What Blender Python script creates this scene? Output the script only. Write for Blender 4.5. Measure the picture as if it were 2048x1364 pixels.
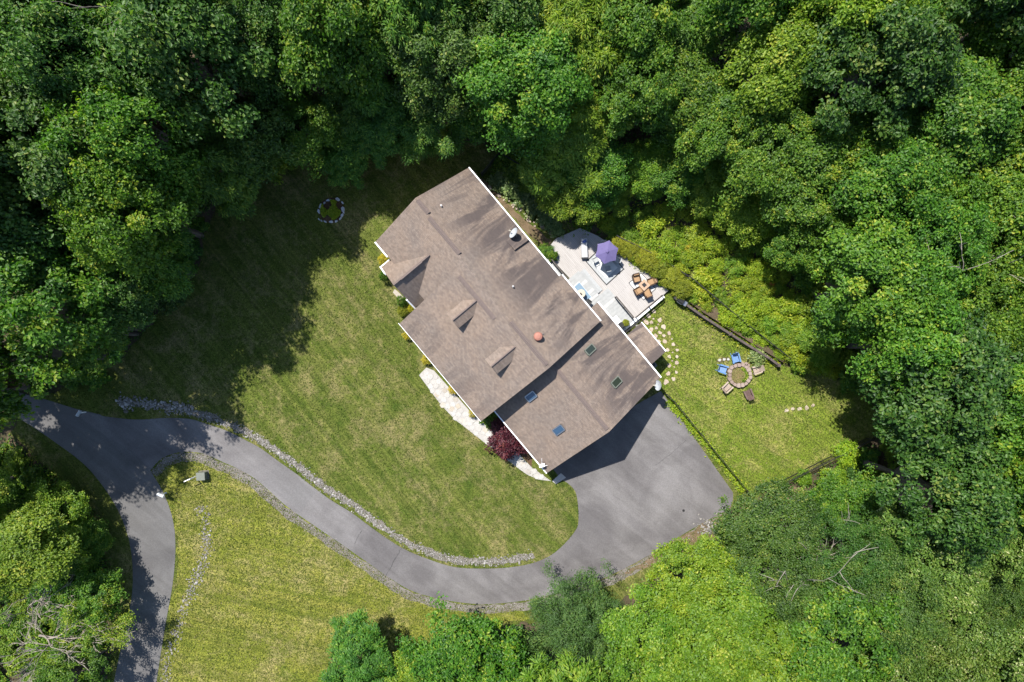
import bpy, math, random
import numpy as np
from mathutils import Vector, Matrix

for _o in list(bpy.data.objects):
    bpy.data.objects.remove(_o)
random.seed(7)
RNG = np.random.default_rng(11)
SC = bpy.context.scene
COL = SC.collection

# ------------------------------------------------------------------ camera, sky, sun, exposure
M = 0.05                      # metres per photograph pixel on the ground
H = 68.75                     # height of the drone
CX, CY = 1024.0, 682.0

cam_d = bpy.data.cameras.new('camera')
cam_d.sensor_fit = 'HORIZONTAL'
cam_d.sensor_width = 36.0
cam_d.lens = 36.0 * H / (2048 * M)
cam_d.clip_start = 0.5
cam_d.clip_end = 2000
cam = bpy.data.objects.new('camera', cam_d)
cam.location = (0, 0, H)
COL.objects.link(cam)
SC.camera = cam

ELEV = math.radians(58.5)
SHX, SHY = 0.565, -0.825      # the way shadows fall on the ground
TANE = math.tan(ELEV)
world = bpy.data.worlds.new('World')
SC.world = world
world.use_nodes = True
wn = world.node_tree
sky = wn.nodes.new('ShaderNodeTexSky')
sky.sky_type = 'NISHITA'
sky.sun_disc = False
sky.sun_elevation = ELEV
sky.sun_rotation = math.atan2(-SHX, -SHY)
sky.air_density = 1.0
sky.dust_density = 0.6
sky.ozone_density = 1.0
wn.links.new(sky.outputs[0], wn.nodes['Background'].inputs[0])
wn.nodes['Background'].inputs[1].default_value = 0.12

sun_d = bpy.data.lights.new('sun', 'SUN')
sun_d.energy = 5.0
sun_d.angle = math.radians(0.53)
sun_d.color = (1.0, 0.955, 0.88)
sun = bpy.data.objects.new('sun', sun_d)
_v = Vector((SHX * math.cos(ELEV), SHY * math.cos(ELEV), -math.sin(ELEV)))
sun.rotation_euler = _v.to_track_quat('-Z', 'Y').to_euler()
sun.location = (-30, 40, 90)
COL.objects.link(sun)

SC.view_settings.view_transform = 'Standard'
SC.view_settings.look = 'None'
SC.view_settings.exposure = 1.0
SC.view_settings.gamma = 1.0
SC.view_settings.use_curve_mapping = False
SC.render.engine = 'CYCLES'
SC.cycles.max_bounces = 6
SC.cycles.diffuse_bounces = 3
SC.cycles.transmission_bounces = 4
SC.cycles.transparent_max_bounces = 4
SC.cycles.caustics_reflective = False
SC.cycles.caustics_refractive = False

# ------------------------------------------------------------------ coordinates
def P(u, v, h=0.0):
    """the point at height h that stands where the photograph shows pixel u, v"""
    k = M * (1 - h / H)
    return Vector(((u - CX) * k, -(v - CY) * k, h))

AS, AN = (0.642, 0.767), (0.767, -0.642)     # along the house, across the house (towards the deck)
S0, N0 = 1180.5, 347.6
def L(s, n, h=0.0):
    """house coordinates: s along the ridge, n across it, in pixels at height h"""
    k = M * (1 - h / H)
    a, b = (s - S0) * k, (n - N0) * k
    return Vector((a * 0.642 + b * 0.767, -a * 0.767 + b * 0.642, h))
HS = Vector((0.642, -0.767, 0)).normalized()
HN = Vector((0.767, 0.642, 0)).normalized()
HANG = math.atan2(HS.y, HS.x)

def inside(poly, x, y):
    c = False
    j = len(poly) - 1
    for i in range(len(poly)):
        xi, yi = poly[i]; xj, yj = poly[j]
        if (yi > y) != (yj > y) and x < (xj - xi) * (y - yi) / (yj - yi) + xi:
            c = not c
        j = i
    return c

# ------------------------------------------------------------------ materials
MATS = {}
def ng(m):
    m.use_nodes = True
    nt = m.node_tree
    return nt, nt.nodes['Principled BSDF']
def node(nt, kind, **kw):
    n = nt.nodes.new(kind)
    for k, v in kw.items():
        if k.startswith('i_'):
            n.inputs[k[2:].replace('_', ' ')].default_value = v
        else:
            setattr(n, k, v)
    return n
def ramp(nt, src, stops, interp='LINEAR'):
    r = nt.nodes.new('ShaderNodeValToRGB')
    r.color_ramp.interpolation = interp
    e = r.color_ramp.elements
    while len(e) < len(stops):
        e.new(0.5)
    for q, (p, c) in zip(e, stops):
        q.position = p
        q.color = (*c, 1) if len(c) == 3 else c
    nt.links.new(src, r.inputs[0])
    return r.outputs[0]
def noise(nt, vec, scale, detail=3.0, rough=0.55, dist=0.0):
    n = nt.nodes.new('ShaderNodeTexNoise')
    n.inputs['Scale'].default_value = scale
    n.inputs['Detail'].default_value = detail
    n.inputs['Roughness'].default_value = rough
    n.inputs['Distortion'].default_value = dist
    nt.links.new(vec, n.inputs['Vector'])
    return n.outputs[0]
def mixc(nt, f, a, b, blend='MIX'):
    x = nt.nodes.new('ShaderNodeMix')
    x.data_type = 'RGBA'
    x.blend_type = blend
    for i, val in ((0, f), (6, a), (7, b)):
        if hasattr(val, 'links') or isinstance(val, bpy.types.NodeSocket):
            nt.links.new(val, x.inputs[i])
        elif i == 0:
            x.inputs[0].default_value = val
        else:
            x.inputs[i].default_value = (*val, 1)
    return x.outputs[2]
def math_n(nt, op, a, b=None):
    x = nt.nodes.new('ShaderNodeMath')
    x.operation = op
    for i, val in enumerate((a, b)):
        if val is None:
            continue
        if isinstance(val, bpy.types.NodeSocket):
            nt.links.new(val, x.inputs[i])
        else:
            x.inputs[i].default_value = val
    return x.outputs[0]
def pos(nt):
    return nt.nodes.new('ShaderNodeNewGeometry').outputs['Position']
def mapped(nt, vec, scale=(1, 1, 1), rot=0.0):
    r = nt.nodes.new('ShaderNodeMapping')
    r.vector_type = 'TEXTURE' if False else 'POINT'
    r.inputs['Scale'].default_value = scale
    if rot:
        q = nt.nodes.new('ShaderNodeMapping')
        q.inputs['Rotation'].default_value = (0, 0, rot)
        nt.links.new(vec, q.inputs['Vector'])
        vec = q.outputs[0]
    nt.links.new(vec, r.inputs['Vector'])
    return r.outputs[0]
def bump(nt, bsdf, src, strength=0.3, dist=0.05):
    b = nt.nodes.new('ShaderNodeBump')
    b.inputs['Strength'].default_value = strength
    b.inputs['Distance'].default_value = dist
    nt.links.new(src, b.inputs['Height'])
    nt.links.new(b.outputs[0], bsdf.inputs['Normal'])

def plain(name, col, rough=0.6, var=0.18, scale=6.0, metal=0.0, spec=0.4, bmp=0.0):
    """one colour with fine wear, so that nothing is a flat tone"""
    if name in MATS:
        return MATS[name]
    m = bpy.data.materials.new(name)
    nt, b = ng(m)
    tc = nt.nodes.new('ShaderNodeTexCoord').outputs['Object']
    if name not in ('white', 'black_metal', 'bark', 'timber', 'tyre', 'vent'):
        col = tuple(c * 0.53 for c in col)
    n1 = noise(nt, tc, scale, 4, 0.6)
    lo = tuple(c * (1 - var) for c in col)
    hi = tuple(min(1, c * (1 + var)) for c in col)
    c = ramp(nt, n1, [(0.3, lo), (0.7, hi)])
    nt.links.new(c, b.inputs['Base Color'])
    b.inputs['Roughness'].default_value = rough
    b.inputs['Metallic'].default_value = metal
    b.inputs['Specular IOR Level'].default_value = spec
    if bmp:
        bump(nt, b, noise(nt, tc, scale * 6, 3), bmp, 0.02)
    MATS[name] = m
    return m

def leafmat(name, stops, transl=0.32, rough=0.5, hue=0.03, val=0.25, spec=0.35):
    """leaf colour runs over the tint carried by each leaf; each plant differs a little"""
    m = bpy.data.materials.new(name)
    nt, b = ng(m)
    at = nt.nodes.new('ShaderNodeAttribute'); at.attribute_name = 'tint'
    c = ramp(nt, at.outputs['Fac'], stops)
    oi = nt.nodes.new('ShaderNodeObjectInfo')
    hsv = nt.nodes.new('ShaderNodeHueSaturation')
    nt.links.new(c, hsv.inputs['Color'])
    h1 = math_n(nt, 'MULTIPLY_ADD', oi.outputs['Random'], hue); h1.node.inputs[2].default_value = 0.5 - hue * 0.6
    w = nt.nodes.new('ShaderNodeTexWhiteNoise'); w.noise_dimensions = '1D'
    nt.links.new(oi.outputs['Random'], w.inputs['W'])
    v1 = math_n(nt, 'MULTIPLY_ADD', w.outputs[0], val); v1.node.inputs[2].default_value = 1 - val / 2
    nt.links.new(h1, hsv.inputs['Hue']); nt.links.new(v1, hsv.inputs['Value'])
    nt.links.new(hsv.outputs[0], b.inputs['Base Color'])
    b.inputs['Roughness'].default_value = rough
    b.inputs['Specular IOR Level'].default_value = spec
    tr = nt.nodes.new('ShaderNodeBsdfTranslucent')
    tcol = mixc(nt, 1.0, hsv.outputs[0], (1.05, 1.4, 0.4), 'MULTIPLY')
    nt.links.new(tcol, tr.inputs[0])
    mx = nt.nodes.new('ShaderNodeMixShader'); mx.inputs[0].default_value = transl
    nt.links.new(b.outputs[0], mx.inputs[1]); nt.links.new(tr.outputs[0], mx.inputs[2])
    nt.links.new(mx.outputs[0], nt.nodes['Material Output'].inputs[0])
    MATS[name] = m
    return m

# ---- lawn: mown streaks, dry tan patches, fine speckle
def dim(*cs):
    return [tuple(q * 0.85 for q in c) for c in cs]
def lawnmat(name, g0, g1, g2, tan, dry, streak_rot):
    g0, g1, g2, tan = dim(g0, g1, g2, tan)
    m = bpy.data.materials.new(name)
    nt, b = ng(m)
    p = pos(nt)
    big = noise(nt, p, 0.10, 4, 0.6, 0.6)
    mid = noise(nt, p, 0.55, 4, 0.62, 0.3)
    fine = noise(nt, p, 5.5, 3, 0.7)
    st = noise(nt, mapped(nt, p, (0.035, 0.95, 1), streak_rot), 1.0, 4, 0.65, 0.4)
    base = ramp(nt, mid, [(0.32, g0), (0.5, g1), (0.68, g2)])
    base = mixc(nt, ramp(nt, big, [(0.38, (0, 0, 0)), (0.66, (1, 1, 1))]), base, g1)
    f = math_n(nt, 'MULTIPLY', ramp(nt, st, [(0.44, (0, 0, 0)), (0.62, (1, 1, 1))]), 0.8)
    base = mixc(nt, f, base, g2)
    d = math_n(nt, 'ADD', math_n(nt, 'MULTIPLY', noise(nt, p, 0.28, 5, 0.66, 0.5), 0.6), math_n(nt, 'MULTIPLY', noise(nt, p, 1.7, 5, 0.7), 0.4))
    dm = math_n(nt, 'MULTIPLY', ramp(nt, d, [(0.48, (0, 0, 0)), (0.63, (1, 1, 1))]), dry)
    base = mixc(nt, dm, base, tan)
    base = mixc(nt, 0.85, base, ramp(nt, fine, [(0.28, (0.45, 0.47, 0.42)), (0.72, (1.5, 1.46, 1.35))]), 'MULTIPLY')
    base = mixc(nt, 0.6, base, ramp(nt, noise(nt, p, 1.5, 4, 0.75, 0.6), [(0.3, (0.62, 0.68, 0.6)), (0.7, (1.36, 1.3, 1.25))]), 'MULTIPLY')
    ln_ = noise(nt, mapped(nt, p, (0.02, 2.2, 1), streak_rot), 1.0, 3, 0.7, 0.25)
    base = mixc(nt, 0.55, base, ramp(nt, ln_, [(0.38, (0.62, 0.66, 0.62)), (0.62, (1.36, 1.30, 1.28))]), 'MULTIPLY')
    nt.links.new(base, b.inputs['Base Color'])
    b.inputs['Roughness'].default_value = 0.9
    b.inputs['Specular IOR Level'].default_value = 0.1
    bump(nt, b, noise(nt, p, 7.0, 4, 0.75), 0.9, 0.12)
    MATS[name] = m
    return m
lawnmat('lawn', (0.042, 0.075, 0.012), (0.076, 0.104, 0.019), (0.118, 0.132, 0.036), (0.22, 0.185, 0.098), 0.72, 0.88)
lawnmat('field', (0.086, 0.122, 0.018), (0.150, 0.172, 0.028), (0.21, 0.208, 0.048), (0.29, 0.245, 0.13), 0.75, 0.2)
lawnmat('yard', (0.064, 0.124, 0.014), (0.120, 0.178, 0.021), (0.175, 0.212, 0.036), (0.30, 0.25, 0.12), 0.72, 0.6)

def asphalt(name, base, dark, light):
    base, dark, light = dim(base, dark, light)
    m = bpy.data.materials.new(name)
    nt, b = ng(m)
    p = pos(nt)
    big = noise(nt, p, 0.16, 4, 0.55, 0.8)
    stn = noise(nt, p, 0.7, 5, 0.65, 0.6)
    c = ramp(nt, big, [(0.36, dark), (0.5, base), (0.63, light)])
    c = mixc(nt, math_n(nt, 'MULTIPLY', ramp(nt, stn, [(0.56, (0, 0, 0)), (0.74, (1, 1, 1))]), 0.35), c, dark)
    spot = noise(nt, p, 1.9, 5, 0.7, 0.3)
    c = mixc(nt, math_n(nt, 'MULTIPLY', ramp(nt, spot, [(0.62, (0, 0, 0)), (0.72, (1, 1, 1))]), 0.3), c, tuple(q * 0.7 for q in dark))
    wear = noise(nt, mapped(nt, p, (0.12, 0.9, 1), 0.66), 1.0, 4, 0.6, 0.8)
    c = mixc(nt, 0.7, c, ramp(nt, wear, [(0.36, (0.84, 0.835, 0.83)), (0.62, (1.12, 1.12, 1.13))]), 'MULTIPLY')
    c = mixc(nt, 0.8, c, ramp(nt, noise(nt, p, 9, 3, 0.8), [(0.25, (0.70, 0.70, 0.70)), (0.75, (1.28, 1.28, 1.28))]), 'MULTIPLY')
    nt.links.new(c, b.inputs['Base Color'])
    b.inputs['Roughness'].default_value = 0.82
    b.inputs['Specular IOR Level'].default_value = 0.25
    bump(nt, b, noise(nt, p, 30, 2, 0.7), 0.35, 0.01)
    MATS[name] = m
asphalt('drive', (0.124, 0.117, 0.117), (0.092, 0.086, 0.087), (0.158, 0.150, 0.149))
asphalt('road', (0.108, 0.105, 0.104), (0.086, 0.083, 0.083), (0.130, 0.126, 0.124))

def shingle():
    m = bpy.data.materials.new('shingle')
    nt, b = ng(m)
    p = pos(nt)
    q = mapped(nt, p, (1, 1, 1), -HANG)          # x runs along the ridge, y across it
    br = nt.nodes.new('ShaderNodeTexBrick')
    br.inputs['Scale'].default_value = 1.0
    br.inputs['Brick Width'].default_value = 0.32
    br.inputs['Row Height'].default_value = 0.13
    br.inputs['Mortar Size'].default_value = 0.006
    br.inputs['Color1'].default_value = (0.194, 0.158, 0.133, 1)
    br.inputs['Color2'].default_value = (0.153, 0.123, 0.103, 1)
    br.inputs['Mortar'].default_value = (0.12, 0.09, 0.075, 1)
    br.inputs['Bias'].default_value = 0.1
    nt.links.new(q, br.inputs['Vector'])
    spk = ramp(nt, noise(nt, q, 4.5, 4, 0.85), [(0.30, (0.76, 0.76, 0.78)), (0.5, (1.0, 1.0, 1.0)), (0.70, (1.26, 1.23, 1.20))])
    c = mixc(nt, 1.0, br.outputs['Color'], spk, 'MULTIPLY')
    tone = ramp(nt, noise(nt, q, 0.35, 4, 0.6, 0.5), [(0.3, (0.9, 0.92, 0.95)), (0.7, (1.10, 1.05, 1.0))])
    c = mixc(nt, 1.0, c, tone, 'MULTIPLY')
    # algae streaks that run up from the eave on the deck side
    sx = nt.nodes.new('ShaderNodeSeparateXYZ'); nt.links.new(q, sx.inputs[0])
    stv = noise(nt, mapped(nt, q, (0.55, 0.13, 0.0)), 1.0, 5, 0.62, 0.7)
    gate = ramp(nt, math_n(nt, 'MULTIPLY', sx.outputs['Y'], 0.1), [(0.16, (0, 0, 0)), (0.40, (1, 1, 1))])
    gate2 = ramp(nt, math_n(nt, 'MULTIPLY', sx.outputs['Y'], -0.1), [(0.40, (0, 0, 0)), (0.62, (1, 1, 1))])
    msk = math_n(nt, 'MULTIPLY', ramp(nt, stv, [(0.46, (0, 0, 0)), (0.56, (1, 1, 1))]), math_n(nt, 'ADD', gate, math_n(nt, 'MULTIPLY', gate2, 0.5)))
    c = mixc(nt, math_n(nt, 'MULTIPLY', msk, 0.8), c, (0.060, 0.050, 0.050))
    nt.links.new(c, b.inputs['Base Color'])
    b.inputs['Roughness'].default_value = 0.9
    b.inputs['Specular IOR Level'].default_value = 0.15
    bump(nt, b, br.outputs['Fac'], -0.5, 0.012)
    MATS['shingle'] = m
shingle()

def littermat(name, a, b_, c_, sc=1.0):
    a, b_, c_ = dim(a, b_, c_)
    m = bpy.data.materials.new(name)
    nt, b = ng(m)
    p = pos(nt)
    c = ramp(nt, noise(nt, p, 0.5 * sc, 5, 0.7, 0.4), [(0.3, a), (0.5, b_), (0.72, c_)])
    c = mixc(nt, 0.8, c, ramp(nt, noise(nt, p, 6 * sc, 4, 0.8), [(0.25, (0.45, 0.45, 0.45)), (0.75, (1.5, 1.5, 1.5))]), 'MULTIPLY')
    nt.links.new(c, b.inputs['Base Color'])
    b.inputs['Roughness'].default_value = 0.95
    b.inputs['Specular IOR Level'].default_value = 0.1
    bump(nt, b, noise(nt, p, 8 * sc, 4, 0.8), 0.9, 0.1)
    MATS[name] = m
littermat('litter', (0.040, 0.052, 0.018), (0.085, 0.066, 0.042), (0.14, 0.105, 0.072))
littermat('gravel', (0.105, 0.098, 0.062), (0.19, 0.170, 0.150), (0.25, 0.232, 0.215), 2.0)
littermat('dirt', (0.085, 0.080, 0.035), (0.165, 0.118, 0.072), (0.215, 0.165, 0.11), 1.5)
littermat('mulch', (0.07, 0.045, 0.028), (0.11, 0.068, 0.040), (0.15, 0.095, 0.055), 1.5)
littermat('straw', (0.14, 0.09, 0.045), (0.21, 0.145, 0.07), (0.27, 0.195, 0.10), 2.0)

def objvar(name, stops, rough=0.8, sc=5.0, bmp=0.4):
    stops = [(p, dim(c)[0]) for p, c in stops]
    """stones: every piece takes its own tone"""
    m = bpy.data.materials.new(name)
    nt, b = ng(m)
    oi = nt.nodes.new('ShaderNodeObjectInfo')
    tc = nt.nodes.new('ShaderNodeTexCoord').outputs['Object']
    c = ramp(nt, oi.outputs['Random'], stops)
    c = mixc(nt, 0.7, c, ramp(nt, noise(nt, tc, sc, 5, 0.7), [(0.3, (0.78, 0.76, 0.74)), (0.7, (1.12, 1.12, 1.12))]), 'MULTIPLY')
    nt.links.new(c, b.inputs['Base Color'])
    b.inputs['Roughness'].default_value = rough
    b.inputs['Specular IOR Level'].default_value = 0.2
    bump(nt, b, noise(nt, tc, sc * 5, 4), bmp, 0.02)
    MATS[name] = m
objvar('flag', [(0.0, (0.40, 0.39, 0.37)), (0.35, (0.43, 0.425, 0.41)), (0.6, (0.385, 0.37, 0.35)), (0.8, (0.42, 0.41, 0.39)), (0.92, (0.40, 0.345, 0.27)), (1.0, (0.31, 0.30, 0.295))])
objvar('joint', [(0.0, (0.365, 0.35, 0.33)), (1.0, (0.37, 0.355, 0.335))])
objvar('stepping', [(0.0, (0.347, 0.273, 0.217)), (0.5, (0.409, 0.341, 0.273)), (1.0, (0.446, 0.384, 0.310))])
objvar('ringstone', [(0.0, (0.42, 0.45, 0.48)), (0.7, (0.55, 0.58, 0.62)), (1.0, (0.25, 0.25, 0.25))])
objvar('pitstone', [(0.0, (0.223, 0.167, 0.143)), (0.6, (0.310, 0.248, 0.211)), (1.0, (0.260, 0.198, 0.174))])
def tintstone():
    m = bpy.data.materials.new('riprap')
    nt, b = ng(m)
    at = nt.nodes.new('ShaderNodeAttribute'); at.attribute_name = 'tint'
    c = ramp(nt, at.outputs['Fac'], [(0.0, (0.06, 0.06, 0.042)), (0.4, (0.13, 0.12, 0.108)), (0.75, (0.20, 0.188, 0.175)), (1.0, (0.32, 0.305, 0.29))])
    nt.links.new(c, b.inputs['Base Color'])
    b.inputs['Roughness'].default_value = 0.9
    MATS['riprap'] = m
tintstone()

def deckmat(name, lo, hi, width, rot):
    lo, hi = dim(lo, hi)
    m = bpy.data.materials.new(name)
    nt, b = ng(m)
    q = mapped(nt, pos(nt), (1, 1, 1), rot)
    br = nt.nodes.new('ShaderNodeTexBrick')
    br.inputs['Scale'].default_value = 1.0
    br.inputs['Brick Width'].default_value = 3.2
    br.inputs['Row Height'].default_value = width
    br.inputs['Mortar Size'].default_value = 0.008
    br.inputs['Color1'].default_value = (*lo, 1); br.inputs['Color2'].default_value = (*hi, 1)
    br.inputs['Mortar'].default_value = (*tuple(c * 0.6 for c in lo), 1)
    nt.links.new(q, br.inputs['Vector'])
    c = mixc(nt, 0.6, br.outputs['Color'], ramp(nt, noise(nt, mapped(nt, q, (1, 9, 1)), 1.2, 4, 0.6), [(0.3, (0.86, 0.85, 0.84)), (0.7, (1.08, 1.08, 1.08))]), 'MULTIPLY')
    nt.links.new(c, b.inputs['Base Color'])
    b.inputs['Roughness'].default_value = 0.7
    b.inputs['Specular IOR Level'].default_value = 0.2
    MATS[name] = m
deckmat('terrace', (0.362, 0.342, 0.33), (0.395, 0.375, 0.362), 0.16, -HANG)
plain('board', (0.52, 0.532, 0.532), 0.7, 0.10, 3)
plain('white', (0.80, 0.80, 0.80), 0.5, 0.05, 2)
plain('siding', (0.62, 0.60, 0.56), 0.7, 0.06, 2)
plain('black_metal', (0.018, 0.018, 0.019), 0.4, 0.2, 8, 0.0)
plain('rail_brown', (0.075, 0.058, 0.050), 0.6, 0.2, 6)
plain('vent', (0.125, 0.096, 0.085), 0.9, 0.15, 8, bmp=0.4)
plain('bark', (0.075, 0.062, 0.05), 0.95, 0.4, 5, bmp=0.8)
plain('deadwood', (0.40, 0.345, 0.29), 0.9, 0.25, 5, bmp=0.4)
plain('timber', (0.070, 0.055, 0.050), 0.9, 0.35, 3, bmp=0.5)
plain('dish', (0.60, 0.64, 0.68), 0.45, 0.06, 3)
plain('rust', (0.50, 0.215, 0.155), 0.7, 0.15, 6)
plain('steel', (0.55, 0.57, 0.60), 0.3, 0.1, 5, 0.8)
plain('utility_green', (0.22, 0.24, 0.20), 0.55, 0.08, 4)
plain('lavender', (0.185, 0.155, 0.36), 0.85, 0.07, 4)
plain('blue_paint', (0.15, 0.31, 0.62), 0.55, 0.12, 5)
plain('tan_paint', (0.58, 0.46, 0.37), 0.6, 0.12, 5)
plain('brown_paint', (0.20, 0.130, 0.115), 0.6, 0.15, 5)
plain('cushion_tan', (0.48, 0.30, 0.16), 0.9, 0.12, 7)
plain('wicker', (0.095, 0.052, 0.034), 0.8, 0.3, 14, bmp=0.5)
plain('wood_top', (0.62, 0.41, 0.27), 0.6, 0.12, 6)
plain('cushion_white', (0.74, 0.74, 0.76), 0.9, 0.06, 6)
plain('cushion_blue', (0.12, 0.20, 0.55), 0.9, 0.3, 9)
plain('rug_white', (0.92, 0.93, 0.92), 0.95, 0.06, 7)
plain('rug_grey', (0.56, 0.58, 0.59), 0.95, 0.12, 7)
plain('rug_dark', (0.055, 0.055, 0.06), 0.95, 0.15, 7)
plain('rug_blue', (0.27, 0.40, 0.53), 0.95, 0.15, 9)
plain('cream', (0.72, 0.66, 0.54), 0.8, 0.1, 6)
plain('terracotta', (0.20, 0.11, 0.075), 0.8, 0.2, 6)
plain('tyre', (0.03, 0.03, 0.03), 0.6, 0.2, 6)
m_ = bpy.data.materials.new('glass_blue'); nt_, b_ = ng(m_)
b_.inputs['Base Color'].default_value = (0.028, 0.060, 0.105, 1); b_.inputs['Roughness'].default_value = 0.06; b_.inputs['Specular IOR Level'].default_value = 0.9
MATS['glass_blue'] = m_
m_ = bpy.data.materials.new('glass_green'); nt_, b_ = ng(m_)
b_.inputs['Base Color'].default_value = (0.022, 0.030, 0.022, 1); b_.inputs['Roughness'].default_value = 0.08
MATS['glass_green'] = m_

# leaf colours (albedo), dark to light
leafmat('leaf_maple', [(0.0, (0.032, 0.090, 0.008)), (0.5, (0.078, 0.180, 0.012)), (0.85, (0.155, 0.245, 0.018)), (1.0, (0.27, 0.31, 0.03))], 0.42)
leafmat('leaf_bright', [(0.0, (0.070, 0.150, 0.010)), (0.5, (0.140, 0.240, 0.014)), (0.85, (0.235, 0.315, 0.022)), (1.0, (0.35, 0.38, 0.05))], 0.42)
leafmat('leaf_lime', [(0.0, (0.115, 0.195, 0.011)), (0.5, (0.225, 0.315, 0.016)), (0.85, (0.34, 0.39, 0.022)), (1.0, (0.44, 0.43, 0.045))], 0.45)
leafmat('leaf_ash', [(0.0, (0.034, 0.096, 0.013)), (0.5, (0.080, 0.185, 0.018)), (0.85, (0.165, 0.260, 0.024)), (1.0, (0.26, 0.31, 0.04))], 0.42)
leafmat('leaf_dark', [(0.0, (0.022, 0.062, 0.010)), (0.5, (0.048, 0.120, 0.014)), (0.85, (0.095, 0.170, 0.022)), (1.0, (0.17, 0.215, 0.04))], 0.38)
leafmat('leaf_pale', [(0.0, (0.048, 0.105, 0.014)), (0.5, (0.098, 0.175, 0.022)), (0.8, (0.18, 0.24, 0.048)), (1.0, (0.42, 0.43, 0.21))], 0.36)
leafmat('leaf_needle', [(0.0, (0.026, 0.056, 0.012)), (0.6, (0.052, 0.105, 0.018)), (1.0, (0.11, 0.16, 0.03))], 0.24)
leafmat('leaf_gold', [(0.0, (0.13, 0.155, 0.014)), (0.5, (0.235, 0.265, 0.02)), (0.85, (0.34, 0.35, 0.03)), (1.0, (0.42, 0.33, 0.035))], 0.35)
leafmat('leaf_yellow', [(0.0, (0.30, 0.26, 0.02)), (0.6, (0.46, 0.40, 0.025)), (1.0, (0.55, 0.42, 0.04))], 0.3)
leafmat('leaf_red', [(0.0, (0.040, 0.008, 0.010)), (0.5, (0.085, 0.015, 0.018)), (0.85, (0.13, 0.028, 0.026)), (1.0, (0.17, 0.065, 0.035))], 0.28)
leafmat('leaf_orange', [(0.0, (0.30, 0.16, 0.02)), (1.0, (0.50, 0.26, 0.03))], 0.3)
leafmat('leaf_hosta', [(0.0, (0.070, 0.125, 0.035)), (0.5, (0.125, 0.185, 0.055)), (1.0, (0.24, 0.28, 0.10))], 0.25, rough=0.4)
leafmat('blade', [(0.0, (0.034, 0.060, 0.010)), (0.4, (0.066, 0.092, 0.016)), (0.7, (0.135, 0.160, 0.030)), (0.9, (0.19, 0.19, 0.05)), (1.0, (0.25, 0.21, 0.11))], 0.2, rough=0.8, hue=0.0, val=0.0, spec=0.1)

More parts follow.
